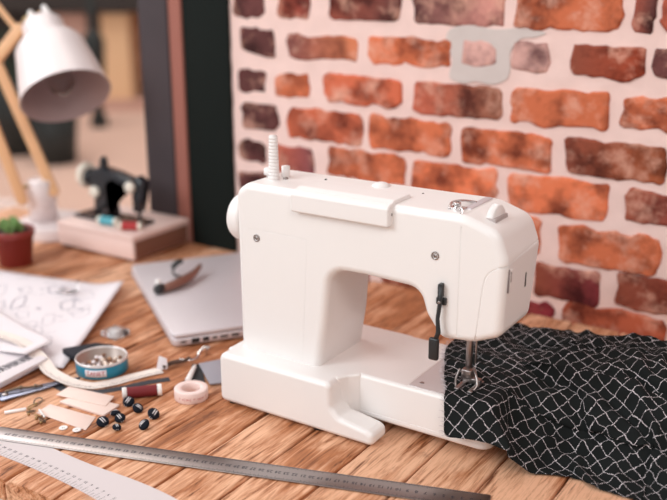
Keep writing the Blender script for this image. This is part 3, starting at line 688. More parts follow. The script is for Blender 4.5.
# ------------------------------------------------------------------ steel ruler with upside-down numerals
def flat_xf(p, d, flip=False):
    """matrix: local x along d on the table, local y across, at p"""
    d = V(d[0], d[1], 0).normalized(); n = V(-d.y, d.x, 0)
    if flip: d = -d; n = -n
    return Matrix(((d.x, n.x, 0, p[0]), (d.y, n.y, 0, p[1]), (0, 0, 1, p[2]), (0, 0, 0, 1)))
RZ = V(39.9, -2.9, .09); RD = V(-.9505, -.3108, 0)      # zero end, and the way the scale runs
ru = T('steel_ruler', 'long steel ruler lying diagonally across the planks in front of the machine', 'ruler', (12, -12, 0))
mb = MB(); mb.rprism(fillet([(0, -1.5), (61, -1.5), (61, 1.5), (0, 1.5)], .25, 3), 'Z', 0, .1, .03, 2); mb.xf(flat_xf(RZ, RD)); mb.build('blade', M_steel, ru)
mb = MB(); mt = MB()
for c in range(1, 60):
    vs, fs = text_mb(str(c), .72); n = len(mb.v)
    for fl_ in (1,):
        k_ = len(mb.v); mb.add([(v[0], v[1], 0) for v in vs], fs, False); mb.xf(flat_xf(tuple(RZ + RD*c + V(0, 0, .108)), RD), k_)
    for q in range(10):
        x_ = c + q/10; L_ = .55 if q == 0 else (.42 if q == 5 else .28)
        k_ = len(mt.v); mt.add([(x_-.02, 1.46, 0), (x_+.02, 1.46, 0), (x_+.02, 1.46-L_, 0), (x_-.02, 1.46-L_, 0)], [(0, 1, 2, 3)], False); mt.xf(flat_xf(tuple(RZ + V(0, 0, .108)), RD), k_)
        k_ = len(mt.v); mt.add([(x_-.02, -1.46, 0), (x_+.02, -1.46, 0), (x_+.02, -1.46+L_*.8, 0), (x_-.02, -1.46+L_*.8, 0)], [(0, 1, 2, 3)], False); mt.xf(flat_xf(tuple(RZ + V(0, 0, .108)), RD), k_)
mb.build('numerals', M_ink, ru); mt.build('graduations', M_ink, ru)

# ------------------------------------------------------------------ white curved pattern ruler at the table edge
top = smooth_path([(-24, -20.2), (-18, -20.4), (-12, -20.3), (-7.8, -20.5), (-1.9, -20.6), (5.3, -20.3), (12, -20.8), (20, -22.6)], 5)
bot = smooth_path([(-24, -24.6), (-18, -24.8), (-13.1, -24.9), (-8.2, -24.8), (-2.6, -24.9), (3.4, -25.4), (10, -26.6), (18, -28.6)], 5)
M_crv = mat('white_ruler_plastic', srgb(208, 198, 199), .6)
cr_ = T('curved_ruler', 'white curved pattern ruler with printed scale at the front table edge', 'ruler', (-2, -23, 0))
MB().sheet(top + bot[::-1], .0, .07).build('blade', M_crv, cr_)
mb = MB(); mn = MB()
acc = 0; nxt = 0; cnt = 34
for i in range(len(bot)-1):
    a, b = V(*bot[i], 0), V(*bot[i+1], 0); L_ = (b-a).length
    while nxt <= acc + L_:
        p = a + (b-a)*((nxt-acc)/L_); d = (b-a).normalized(); k_ = len(mb.v)
        ln = 1.0 if round(nxt*2) % 2 == 0 else .6
        mb.add([(-.025, .05, 0), (.025, .05, 0), (.025, ln, 0), (-.025, ln, 0)], [(0, 1, 2, 3)], False); mb.xf(flat_xf((p.x, p.y, .08), d), k_)
        if round(nxt*2) % 2 == 0 and cnt > 0:
            vs, fs = text_mb(str(cnt), .5); k_ = len(mn.v); mn.add([(v[0], v[1]+1.4, 0) for v in vs], fs, False); mn.xf(flat_xf((p.x, p.y, .08), d), k_); cnt -= 1
        nxt += .5
    acc += L_
mb.build('graduations', M_ink, cr_); mn.build('numerals', M_ink, cr_)

# ------------------------------------------------------------------ papers, notebook
def quad_paper(name, c, z, amp, seed, m=M_paper, n=26, par=None, th=.03, curl=None):
    """c: four corners far-left, far-right, near-right, near-left"""
    vs = []; fs = []; c = [V(*q, 0) for q in c]
    for lay in (0, 1):
        for j in range(n+1):
            for i in range(n+1):
                u, v = i/n, j/n; p = c[0]*(1-u)*(1-v) + c[1]*u*(1-v) + c[2]*u*v + c[3]*(1-u)*v
                zz = z + amp*(.5+.5*noise.noise(V(p.x*.09+seed, p.y*.09, seed))) + (curl(u, v) if curl else 0)
                vs.append((p.x, p.y, zz + (th if lay == 0 else 0)))
    o = (n+1)**2
    for j in range(n):
        for i in range(n):
            a = j*(n+1)+i; fs.append((a, a+n+1, a+n+2, a+1)); fs.append((o+a, o+a+1, o+a+n+2, o+a+n+1))
    for i in range(n):
        fs.append((i, i+1, o+i+1, o+i)); a = n*(n+1)+i; fs.append((a, o+a, o+a+1, a+1))
        a = i*(n+1); b = a+n+1; fs.append((a, o+a, o+b, b)); a += n; b += n; fs.append((a, b, o+b, o+a))
    return MB().add(vs, fs, True)
def pz_(c, u, v, z, amp, seed, curl=None):
    c = [V(*q, 0) for q in c]; p = c[0]*(1-u)*(1-v) + c[1]*u*(1-v) + c[2]*u*v + c[3]*(1-u)*v
    return V(p.x, p.y, z + amp*(.5+.5*noise.noise(V(p.x*.09+seed, p.y*.09, seed))) + (curl(u, v) if curl else 0) + .045)
cA = [(-74, 18.5), (-42.4, 25.0), (-25.2, -4.4), (-54, -16)]
crl = lambda u, v: .9*max(0, u-.8)/.2*(1-v) + .5*max(0, u-.85)/.15*(1-v)
pa = T('pattern_sheet', 'large white sheet covered in faint pencil sketches behind the tin', 'paper', (-50, 8, 0))
quad_paper('sheet', cA, .05, .35, 2, curl=crl).build('sheet', M_paper, pa)
mb = MB(); rnd = random.Random(9)
for q in range(26):
    u0, v0 = rnd.uniform(.1, .9), rnd.uniform(.08, .85); w_, h_ = rnd.uniform(.03, .07), rnd.uniform(.04, .09); n_ = rnd.choice([2, 3, 4])
    pts = []
    for k in range(14):
        a = 2*PI*k/13; pts.append(pz_(cA, min(.97, u0 + w_*math.cos(a)*(1+.3*math.sin(n_*a))), v0 + h_*math.sin(a), .05, .35, 2, crl))
    mb.tube(pts, .035 if q % 4 else .09, 4, .5)
for q in range(40):
    u0, v0 = rnd.uniform(.08, .85), rnd.uniform(.05, .9); L_ = rnd.uniform(.02, .08); a = rnd.uniform(-.5, .5)
    mb.tube([pz_(cA, min(.97, u0 + L_*t*math.cos(a)), min(.98, v0 + L_*t*math.sin(a)), .05, .35, 2, crl) for t in (0, .5, 1)], rnd.choice([.03, .05, .1]), 4, .4)
tag(mb.build('sketch_lines', M_inkblue, pa), kind='stuff')
nb = T('notebook', 'white notebook with black printed cover at the left edge below the sheets', 'notebook', (-36, -11, 0))
nbp = [(-55, -5.2), (-28.0, -4.6), (-26.8, -14.2), (-54, -17)]
mb = MB(); mb.rprism(fillet(nbp, .3, 3), 'Z', .95, 1.4, .06, 2); mb.build('cover', M_paper, nb)
mb = MB(); 
for k in range(5): mb.rprism(fillet([(-55+.1*k, -5.3+.04*k), (-28.2-.08*(k % 2), -4.8), (-27.0+.05*(k % 3), -14.0), (-54, -16.8)], .2, 2), 'Z', .5+.09*k, .57+.09*k, .01, 1)
mb.build('pages', M_paper, nb)
mb = MB()
for k, (yy, w_) in enumerate([(-12.6, 1.1), (-11.3, .9), (-10.2, 1.2), (-8.9, 1.0), (-7.7, .9), (-6.7, .7)]):
    for (a, b, c_, d_) in ((0, 0, .28, 2.2), (.35, .2, .6, 1.6), (.7, 0, .95, 2.2)):
        mb.box((-31.2 + b, yy + a*w_, 1.4), (-31.2 + b + d_*.8, yy + c_*w_, 1.412))
mb.build('cover_print', M_ink, nb)
cB = [(-62, 6.5), (-31.0, -1.2), (-30.2, -6.6), (-58, -11)]
crB = lambda u, v: .5*max(0, u-.75)/.25
pb = T('folded_sheet', 'smaller white sheet with curled corner lying on the notebook', 'paper', (-46, -3, 1.4))
quad_paper('sheet', cB, 1.45, .3, 5, curl=crB).build('sheet', M_paper, pb)
cD = [(-58, -9), (-31.5, -7.9), (-34, -16), (-56, -18)]

# ------------------------------------------------------------------ tape measure band, dark ribbon
def band(pts, w_, th, zf, m, name, label, cat, seg=6):
    P = smooth_path([(a, b, 0) for a, b in pts], seg); vs = []; fs = []; n = len(P)
    for i in range(n):
        a = V(*P[max(0, i-1)]); b = V(*P[min(n-1, i+1)]); d = (b-a).normalized(); nn = V(-d.y, d.x, 0); t = i/(n-1); z = zf(t)
        p = V(*P[i])
        for s1, s2 in ((-1, 0), (1, 0), (1, 1), (-1, 1)): q = p + nn*s1*w_/2; vs.append((q.x, q.y, z + s2*th))
    for i in range(n-1):
        for j in range(4): j2 = (j+1) % 4; fs.append((i*4+j, i*4+j2, (i+1)*4+j2, (i+1)*4+j))
    fs += [(3, 2, 1, 0), tuple((n-1)*4+j for j in range(4))]
    root = T(name, label, cat, (pts[0][0], pts[0][1], 0)); o = MB().add(vs, fs, False).build('band', m, root); return root, P
tp = [(-44, -4.2), (-38, -3.9), (-33, -4.2), (-28.6, -5.3), (-24.5, -6.9), (-20.8, -7.3), (-18.0, -6.2), (-16.2, -3.8), (-15.2, -1.2), (-14.2, 1.2), (-13.2, 3.0)]
tz = lambda t: .12 + .62*max(0, min(1, (.62-t)/.16)) + 1.5*max(0, min(1, (.36-t)/.2))
tmr, TP = band(tp, 2.0, .05, tz, mat('tape_measure_cloth', srgb(236, 224, 216), .8), 'tape_measure', 'white tape measure band curving round the front of the blue tin', 'tape measure')
mb = MB(); nP = len(TP)
for i in range(2, nP-1):
    a = V(*TP[i]); b = V(*TP[i+1])
    for h_ in (0, .5):
        d = (b-a).normalized(); p = a + (b-a)*h_; k_ = len(mb.v); mb.add([(-.03, -.78, 0), (.03, -.78, 0), (.03, -.4 + .2*(i % 3 == 0), 0), (-.03, -.4 + .2*(i % 3 == 0), 0)], [(0, 1, 2, 3)], False)
        mb.xf(flat_xf((p.x, p.y, tz((i+h_)/(nP-1)) + .075), d), k_)
mb.build('scale_marks', M_ink, tmr)
mb = MB(); mb.rprism(fillet([(-.8, 0), (.8, 0), (.75, 1.5), (-.35, 2.0)], .12, 3), 'Y', 0, .12, .03, 2); mb.xf(Matrix.Translation((-13.3, 3.2, .15)) @ Matrix.Rotation(.75, 4, 'Z') @ Matrix.Rotation(-.35, 4, 'X')); mb.build('folded_tip', M_paper, tmr)
rb_, _ = band([(-22.6, -8.2), (-19.5, -8.6), (-16.2, -7.0), (-14.0, -4.2), (-12.3, -1.0), (-10.4, 1.6)], 1.3, .06, lambda t: .0, mat('charcoal_ribbon', srgb(52, 52, 58), .85), 'dark_ribbon', 'charcoal ribbon strip lying under the tape measure band', 'ribbon')

# ------------------------------------------------------------------ blue tin with beads
tc_ = (-20.7, -1.2)
tn = T('round_tin', 'open round blue tin with a white and red label, filled with beads', 'tin', (tc_[0], tc_[1], 0))
M_blue = mat('blue_tin_paint', srgb(22, 128, 158), .35, spec=.6); M_tinin = mat('tin_inside', srgb(176, 160, 152), .35, .7); M_rim = mat('pale_tin_rim', srgb(226, 220, 220), .3, .5)
c3 = (tc_[0], tc_[1], 0.02)
MB().lathe([(0, 0), (3.55, 0), (3.65, .1), (3.65, 1.75), (3.62, 1.8)], c3, (0, 0, 1), 56).build('tin_wall', M_blue, tn)
MB().lathe([(3.62, 1.75), (3.7, 1.8), (3.7, 2.0), (3.66, 2.1), (3.5, 2.1), (3.45, 2.0), (3.45, .25), (0, .25)], c3, (0, 0, 1), 56).build('tin_rim', M_rim, tn)
MB().lathe([(3.44, 1.9), (3.40, 1.9), (3.40, .3), (0, .3), (0, .27), (3.44, .27)], c3, (0, 0, 1), 56).build('tin_lining', M_tinin, tn)
cdir = math.atan2(-85.28 - tc_[1], 73.07 - tc_[0])
def on_cyl(a, z, r): return (tc_[0] + r*math.cos(a), tc_[1] + r*math.sin(a), z)
a0 = cdir - .28
mb = MB(); vs = []; n = 14
for i in range(n+1):
    a = a0 - .42 + .84*i/n; vs += [on_cyl(a, .45, 3.66), on_cyl(a, 1.5, 3.66), on_cyl(a, 1.5, 3.69), on_cyl(a, .45, 3.69)]
fs = []
for i in range(n):
    for j in range(4): j2 = (j+1) % 4; fs.append((i*4+j, i*4+j2, (i+1)*4+j2, (i+1)*4+j))
fs += [(0, 1, 2, 3), tuple(n*4 + j for j in (3, 2, 1, 0))]
mb.add(vs, fs, True).build('tin_label', M_paper, tn)
vs, fs = text_mb('TANET', .85)
MB().add([on_cyl(a0 + v[0]/3.7, .98 + v[1], 3.70) for v in vs], fs, False).build('label_lettering', mat('red_print', srgb(168, 52, 58), .7), tn)
rnd = random.Random(4); bcols = [mat('bead_cream', srgb(240, 222, 208), .3), mat('bead_tan', srgb(196, 150, 116), .35), mat('bead_brown', srgb(132, 96, 76), .4), mat('bead_pearl', srgb(236, 226, 228), .2)]
pb0 = None; cnt = 0; placed = []
tries = 0
while cnt < 44 and tries < 3000:
    tries += 1
    r_ = 3.0*math.sqrt(rnd.random()); a = rnd.uniform(0, 2*PI); lay = .58 if cnt < 26 else 1.12; R_ = .33
    p = V(tc_[0] + r_*math.cos(a), tc_[1] + r_*math.sin(a), lay)
    if r_ > 3.0 - R_*.2 or any((p-q).length < 2*R_*.98 for q in placed): continue
    placed.append(p); m = rnd.choice(bcols)
    o = MB().sphere((0, 0, 0), R_, 12, (1, 1, .85)).build('bead', m, None, loc=(0, 0, 0)); o.location = p*S
    tag(o, 'small round cream, tan or pearl bead lying loose inside the blue tin', 'bead', 'beads in the round tin'); cnt += 1

o = MB().rprism(fillet([(-29.2, -1.2), (-26.6, 3.2), (-23.2, 4.3), (-24.6, 1.2), (-25.6, -2.2)], .4, 3), 'Z', .5, 1.3, .2, 3).build('cloth_scrap', mat('black_cloth', srgb(36, 36, 44), .95), None, loc=(-26, 1, .5)); tag(o, 'folded black cloth scrap lying on the sketched sheet against the blue tin', 'cloth')
# ------------------------------------------------------------------ red thread spool, paper tape roll
def thread_spool(name, label, c, d, L_, r, mt_, mc, group=None):
    d = V(*d).normalized(); t = T(name, label, 'thread spool', (c[0], c[1], 0 if c[2] < 4 else 5.4), group); a = V(*c) - d*L_/2
    MB().lathe([(0, 0), (r*.98, 0), (r, .06), (r, .5), (r*.86, .62), (r*.84, L_-.62), (r*.86, L_-.62), (r, L_-.5), (r, L_-.06), (r*.98, L_), (0, L_)], a, d, 28).build('core', mc, t)
    pr = [(r*.84, .6)]
    n = int((L_-1.2)/.09)
    for i in range(n): z_ = .62 + (L_-1.24)*i/n; pr += [(r*.93, z_), (r*.955, z_ + .045)]
    pr += [(r*.84, L_-.6)]
    MB().lathe(pr, a, d, 28).build('thread', mt_, t); return t
M_red = mat('dark_red_thread', srgb(118, 28, 34), .7)
thread_spool('thread_spool', 'dark red thread spool with white ends lying in front of the tape measure', (-9.7, -4.5, .82), (3.5, 3.7, 0), 5.2, .8, M_red, M_white2)
wt = T('paper_tape_roll', 'roll of pale tape with small red print beside the machine base', 'tape roll', (-4.1, -1.0, 0))
M_tp = mat('pale_tape', srgb(236, 212, 206), .6)
MB().lathe([(1.35, .02), (2.2, .02), (2.25, .08), (2.25, 1.42), (2.2, 1.48), (1.35, 1.48), (1.3, 1.42), (1.3, .08), (1.35, .02)], (-4.1, -1.0, 0), (0, 0, 1), 48).build('tape', M_tp, wt)
mb = MB(); cd2 = math.atan2(-85.28 + 1, 73.07 + 4.1)
for i, ch in enumerate('* WASHI * TAPE *'):
    if ch == ' ': continue
    vs, fs = text_mb('+' if ch == '*' else ('|' if i % 3 == 0 else 'o'), .5); aa = cd2 - .75 + 1.7*i/15
    mb.add([(-4.1 + 2.262*math.cos(aa + v[0]/2.25), -1.0 + 2.262*math.sin(aa + v[0]/2.25), .72 + v[1]) for v in vs], fs, False)
mb.build('tape_print', mat('faint_red_print', srgb(196, 120, 118), .8), wt)

# ------------------------------------------------------------------ cards, buttons and findings
def card(label, pts, z0, h_): 
    o = MB().rprism(fillet(pts, .08, 2), 'Z', z0, z0 + h_, .02, 1).build('blank_card', M_card, None, loc=(sum(p[0] for p in pts)/4, sum(p[1] for p in pts)/4, z0)); tag(o, label, 'card', 'blank pale cards'); return o
card('pale blank card nearest the ruler, lying beside the brass findings', [(-17.9, -15.4), (-18.3, -12.8), (-10.5, -12.1), (-9.0, -15.2)], .01, .12)
card('thicker pale card lying beneath another card, its corner towards the buttons', [(-17.6, -11.8), (-17.2, -9.0), (-10.2, -8.2), (-9.8, -11.4)], .01, .3)
card('pale blank card on top of another card, in front of the ribbon', [(-19.3, -10.9), (-19.8, -8.2), (-12.4, -7.0), (-11.3, -9.6)], .32, .12)
M_btn = mat('black_fabric', srgb(26, 30, 40), .85, bump=.1, bscale=900, spec=.15); M_stripe = mat('white_stripe_thread', srgb(228, 222, 224), .7)
BT = [((-9.6, -7.1), .82, 'topmost of the scattered ones, closest to the red spool', (.5, .3), .2),
      ((-7.4, -7.9), .78, 'just below the topmost one, stripes barely visible', (.6, -.2), 1.9),
      ((-4.6, -8.0), .88, 'rightmost and large, stripe down its left side', (.3, .7), .5),
      ((-3.3, -10.5), .8, 'below the rightmost large one, two stripes crossing its face', (.7, .1), -.4),
      ((-7.2, -11.0), .74, 'mid cluster, stripes arching over its top', (.3, -.3), 1.2),
      ((-8.3, -13.0), .84, 'leftmost of the cluster, next to the card corner', (.4, -.2), 1.4),
      ((-5.9, -13.0), .6, 'smallest and nearest the steel ruler', (.1, .2), 1.0),
      ((-8.5, -10.6), .72, 'half hidden behind the mid-cluster one', (.2, .5), 2.6)]
def make_button():
    t = T('striped_button', '', 'button', (0, 0, 0), 'black striped fabric buttons')
    MB().lathe([(0, 0), (.55, 0), (.8, .12), (.95, .38), (.9, .62), (.7, .85), (.4, .98), (0, 1.02)], (0, 0, 0), (0, 0, 1), 28).build('dome', M_btn, t)
    for off in (-.2, .12):
        pts = []
        for k in range(13):
            a = -PI*.42 + PI*.84*k/12; R_ = math.sqrt(max(0, .98**2 - off*off)); pts.append((off, R_*math.sin(a), .06 + (1.0*math.cos(a) - .02)*R_))
        pts = [(x_, y_*.97, max(.1, z_)) for x_, y_, z_ in pts]
        MB().tube(pts, .085, 6).build('stripe', M_stripe, t)
    return t
b0 = make_button()
for i, ((bx, by), r_, txt, (tx, ty), rz) in enumerate(BT):
    if i == 0: t = b0
    else:
        t = b0.copy(); COL.objects.link(t)
        for ch in b0.children: c = ch.copy(); COL.objects.link(c); c.parent = t
    t.location = V(bx, by, .28*r_)*S; t.scale = (r_, r_, r_); t.rotation_euler = (tx, ty, rz)
    t['label'] = 'black fabric button with white stripes, ' + txt
for i, ((bx, by), txt) in enumerate([((-11.8, -16.3), 'small white plastic button near the ruler, the left of two'), ((-9.8, -15.9), 'small white plastic button touching the pale card corner')]):
    t = T('white_button', txt, 'button', (bx, by, .13 if i else 0), 'small white buttons')
    MB().lathe([(0, 0), (.5, 0), (.55, .08), (.52, .16), (.36, .12), (0, .1)], (bx, by, .135 if i else .01), (0, 0, 1), 28).build('disc', M_white2, t)
    mb = MB()
    for a in (0, PI/2, PI, 3*PI/2): mb.rod((bx + .14*math.cos(a), by + .14*math.sin(a), (.135 if i else .01) + .1), (bx + .14*math.cos(a), by + .14*math.sin(a), (.135 if i else .01) + .125), .05, 8)
    mb.build('thread_hole', M_ink, t)
M_brass = mat('brass', srgb(168, 140, 100), .3, .9); M_brass2 = mat('aged_brass', srgb(120, 104, 88), .4, .8)
for i, (px, py, r_, txt) in enumerate([(-19.9, -13.4, .62, 'brass ring charm closest to the scissors'), (-19.4, -14.9, .55, 'brass ring charm beside the white clip'), (-18.4, -15.9, .5, 'brass ring charm at the card corner'), (-16.6, -16.2, .45, 'small brass ring charm between card and ruler'), (-15.2, -16.7, .4, 'tiny brass ring charm closest to the ruler')]):
    t = T('ring_charm', txt, 'charm', (px, py, 0), 'brass charms beside the cards'); mb = MB()
    pts = [(px + r_*math.cos(a), py + r_*.8*math.sin(a), .12 + .25*(1+math.sin(a+i))) for a in [2*PI*k/20 for k in range(21)]]
    mb.tube(pts, .09, 8).build('ring', M_brass if i % 2 else M_brass2, t)
    MB().sphere((px + r_*.4, py - r_*.9, .24), .22, 12).build('bell', M_brass, t)
    MB().rod((px - .2, py + .1, .12), (px + r_, py + r_, .4), .07, 8).build('pin', M_brass2, t)
o = MB().rbox((-1.35, -.3, 0), (1.35, .3, .28), .08).xf(Matrix.Translation((-20.5, -16.6, .01)) @ Matrix.Rotation(.98, 4, 'Z')).build('plastic_clip', M_white2, None, loc=(-20.5, -16.6, 0)); tag(o, 'short white plastic clip lying left of the brass charms', 'clip')
o = MB().rod((-17.9, -14.9, .3), (-15.7, -15.9, .3), .14, 12).build('plastic_rod', M_white2, None, loc=(-16.8, -15.4, .13)); tag(o, 'thin white plastic stick resting on the card among the charms', 'stick')

# scissors
scs = T('scissors', 'blue-grey metal scissors closed, pointing at the ribbon left of the cards', 'scissors', (-24, -12, 0))
M_blade = mat('blue_grey_steel', srgb(128, 132, 150), .35, .8); M_hand = mat('dark_slate_handle', srgb(66, 72, 86), .5)
def blade(off, z, name, m):
    A = V(-25.6 + off, -15.6, 0); B = V(-20.9, -5.2, 0); d = (B-A).normalized(); n_ = V(-d.y, d.x, 0)
    P = [A - n_*1.1, A + (B-A)*.5 - n_*.85, B, A + (B-A)*.55 + n_*.8, A + n_*1.1]
    return MB().rprism([(p.x, p.y) for p in P], 'Z', z, z+.2, .05, 2).build(name, m, scs)
blade(-.5, .02, 'blade', M_blade); blade(.55, .23, 'blade', M_blade)
MB().rod((-25.0, -14.6, .2), (-25.0, -14.6, .6), .45).build('pivot_screw', M_steel, scs)
for cx, cy in ((-28.6, -19.6), (-26.0, -20.8)):
    P = [(cx + 1.2*math.cos(a), cy + 1.9*math.sin(a), .45) for a in [2*PI*k/24 for k in range(25)]]; MB().tube([(-25.5 + (.2 if cx > -27 else -.4), -15.2, .4), ((cx-25.4)/2, cy + 2.6, .4), (cx + .2, cy + 1.8, .42)], .35, 8).tube(P, .38, 10).build('handle', M_hand, scs)
o = MB().tube(smooth_path([(-25.2, -14.4, .75), (-24.4, -13.0, .9), (-23.6, -11.8, .75), (-22.7, -10.2, .6)], 5), .16, 8).sphere((-24.2, -12.6, .85), .3, 12).sphere((-23.2, -11.0, .75), .26, 12).build('metal_chain', M_brass2, None, loc=(-24, -12.4, .5)); tag(o, 'short tarnished metal chain lying on the scissors', 'chain')

# ------------------------------------------------------------------ presser lever, swatches, chalk pencil, plastic case
pl = T('presser_foot_attachment', 'bent metal sewing attachment between the tape roll and laptop', 'sewing attachment', (-12.2, 7, 0))
MB().tube(smooth_path([(-13.4, 3.4, .4), (-13.0, 5.0, .6), (-11.9, 6.2, .7), (-11.5, 7.2, .9)], 6), [.42]*10 + [.36]*9, 10, .7).build('dark_end', mat('dark_bronze', srgb(78, 58, 50), .45, .6), pl)
MB().tube(smooth_path([(-12.6, 6.2, .8), (-11.3, 6.9, .75), (-11.0, 8.2, .7), (-11.6, 9.4, 1.0), (-11.5, 10.6, 1.4), (-10.9, 11.0, 1.3)], 6), .26, 10, .6).build('spring_arm', M_chrome, pl)
MB().rod((-11.4, 10.9, .05), (-11.4, 10.9, 1.45), .3).build('post', M_chrome, pl)
o = MB().rprism(fillet([(-10.9, 6.9), (-9.9, 7.6), (-4.6, 2.6), (-6.8, 1.7)], .1, 2), 'Z', .01, .22, .03, 2).build('fabric_swatch', mat('black_felt', srgb(44, 42, 44), .95), None, loc=(-8, 4.8, 0)); tag(o, 'black folded fabric swatch behind the tape roll', 'fabric swatch', 'fabric swatches')
o = MB().rprism(fillet([(-9.9, 7.2), (-8.2, 10.2), (-2.7, 4.4), (-4.2, 2.9)], .1, 2), 'Z', .23, .42, .03, 2).build('fabric_swatch', mat('grey_felt', srgb(150, 146, 154), .95), None, loc=(-6, 6.2, .2)); tag(o, 'grey fabric swatch against the machine base, overlapping the black one', 'fabric swatch', 'fabric swatches')
cp = T('chalk_pencil', 'short white chalk pencil pointing away behind the tape roll', 'pencil', (-8.4, 3.8, 0))
MB().rod((-7.3, 1.9, .45), (-9.3, 5.6, .6), .42, 14, .3).build('barrel', M_white2, cp); MB().lathe([(0, 0), (.3, 0), (.06, .8), (0, .85)], (-9.3, 5.6, .6), (-2, 3.7, .15), 14).build('tip', M_card, cp)
M_clear = bpy.data.materials.new('clear_plastic'); M_clear.use_nodes = True; cb_ = M_clear.node_tree.nodes['Principled BSDF']
cb_.inputs['Transmission Weight'].default_value = .9; cb_.inputs['Roughness'].default_value = .12; cb_.inputs['Base Color'].default_value = (.93, .93, .95, 1); cb_.inputs['IOR'].default_value = 1.3
bc = T('bobbin_case', 'small clear plastic case holding a white bobbin behind the blue tin', 'case', (-28.2, 8.6, 0))
MB().rbox((-30.0, 7.2, .02), (-26.6, 10.4, 1.0), .2).build('case_shell', M_clear, bc)
MB().lathe([(0, 0), (1.0, 0), (1.0, .12), (.5, .12), (.5, .55), (1.0, .55), (1.0, .66), (0, .66)], (-28.3, 8.8, .15), (0, 0, 1), 28).build('bobbin', M_white2, bc)
MB().rbox((-27.2, 9.2, .12), (-26.8, 10.0, .9), .1).build('latch', M_dark, bc)
pc = T('paper_clip', 'clear plastic clip lying on the far side of the sketched sheet', 'clip', (-48.5, 17.5, .5))
MB().rbox((-50.5, 16.4, .6), (-47.4, 18.6, .95), .1).build('clip_body', M_clear, pc); MB().tube(smooth_path([(-48.2, 18.2, .8), (-47.8, 19.0, 2.2), (-46.9, 18.6, 2.4), (-46.6, 17.7, .9)], 5), .12, 8).build('clip_wire', M_chrome, pc)

# ------------------------------------------------------------------ laptop and the tool on it
lt = T('laptop', 'closed silver laptop lying left of the sewing machine', 'laptop', (-24.6, 30.4, 0))
LM = Matrix(((.8139, .5806, 0, -46.7), (-.5806, .8139, 0, 30.8), (0, 0, 1, 0), (0, 0, 0, 1)))
def lbox(name, a, b, m, r=.1, cr=None, par=lt): mb = MB(); mb.rbox(a, b, r, cr); mb.xf(LM); return mb.build(name, m, par)
lbox('base', (0, 0, .3), (36.4, 24.9, 1.55), M_alu, .3, 1.0); lbox('display_lid', (.05, .05, 1.62), (36.35, 24.85, 2.25), M_alu, .2, 1.0)
lbox('gasket', (.3, .3, 1.5), (36.1, 24.6, 1.7), M_dark, .05, .8)
for (a, b) in ((2, 2), (34.4, 2), (2, 22.9), (34.4, 22.9)):
    mb = MB(); mb.rod((a, b, 0), (a, b, .35), .6); mb.xf(LM); mb.build('rubber_foot', M_dark, lt)
for y_, w_, h_ in ((1.65, .9, .3), (3.5, 1.25, .75), (5.1, 1.0, .65), (6.5, .7, .35), (8.0, 1.2, .35), (9.75, 1.2, .4), (12.4, 1.2, .4)):
    lbox('port', (36.35, y_-w_/2, .95-h_/2), (36.43, y_+w_/2, .95+h_/2), M_dark, .01, .03)
tt = T('marking_tool', 'bronze hand tool with dark end and curled hook lying on the laptop', 'tool', (-31, 27.5, 2.25))
M_bronze = mat('bronze_handle', srgb(142, 104, 92), .4, .5, var=.1)
MB().tube(smooth_path([(-31.2, 22.4, 2.95), (-30.6, 25.0, 3.15), (-30.6, 28.2, 3.3), (-31.4, 31.2, 3.4), (-32.6, 34.2, 3.7)], 6), [.62, .66, .7, .74, .78, .8, .82, .84, .84, .84, .82, .8, .8, .78, .76, .74, .7, .68, .64, .6, .56, .5, .46, .4, .34], 12).build('handle', M_bronze, tt)
MB().lathe([(0, 0), (.75, 0), (.82, .2), (.82, 1.3), (.7, 1.5), (0, 1.5)], (-31.4, 21.5, 3.1), (.1, 1, 0), 20).build('end_cap', M_dark, tt)
MB().sphere((-32.2, 22.9, 3.9), .62, 16).build('ball', M_white2, tt)
MB().tube(smooth_path([(-30.9, 28.0, 3.6), (-33.0, 29.0, 3.0), (-35.2, 30.0, 2.9), (-36.2, 31.0, 3.6), (-35.7, 31.8, 4.5), (-34.9, 31.6, 4.8)], 6), [.22]*18 + [.5]*13, 10).build('hook', M_dark, tt)

# ------------------------------------------------------------------ wooden box, miniature machine, little spools
bx_ = T('wooden_box', 'pale wooden box with small feet standing by the window', 'box', (-61.7, 44.4, 0))
MB().rbox((-72.4, 36.4, .7), (-51.4, 52.4, 4.5), .12).build('body', M_boxwood, bx_)
MB().rbox((-72.5, 36.3, 4.6), (-51.3, 52.5, 5.4), .15).build('lid', M_boxwood, bx_)
MB().rbox((-51.42, 36.9, .9), (-51.25, 51.9, 4.3), .04).build('end_panel', M_boxside, bx_)
for (a, b) in ((-71, 37.6), (-53, 37.6), (-71, 50.8), (-53, 50.8)): MB().rbox((a-.9, b-.9, 0), (a+.9, b+.9, .75), .1).build('foot', M_boxside, bx_)
mm = T('miniature_sewing_machine', 'miniature black vintage sewing machine ornament standing on the wooden box', 'ornament', (-63, 43.5, 5.4))
M_blk = mat('glossy_black_enamel', srgb(28, 31, 38), .25, spec=.6); M_cream = mat('cream_knob', srgb(236, 228, 214), .4)
MB().rbox((-72.2, 40.6, 5.42), (-54.6, 46.2, 6.1), .2, .5).build('base', M_blk, mm)
MB().rprism(fillet([(-67.8, 6.0), (-62.4, 6.0), (-62.9, 9), (-63.2, 12.6), (-61.8, 13.6), (-56.8, 12.2), (-56.4, 13.2), (-56.0, 14.6), (-61, 15.8), (-65, 16.3), (-68.2, 15.6), (-68.6, 13), (-67.4, 10)], [.2, .4, .6, .9, .8, .3, .4, .9, 1, 1, 1.2, 1.0, .8], 4), 'Y', 41.9, 44.9, .7, 4).build('body', M_blk, mm)
MB().rprism(fillet([(-57.0, 8.2), (-55.2, 8.2), (-54.5, 10.5), (-53.6, 14.6), (-55.4, 15.6), (-57.4, 14.8), (-57.0, 12)], .35, 4), 'Y', 42.2, 44.6, .6, 4).build('head', M_blk, mm)
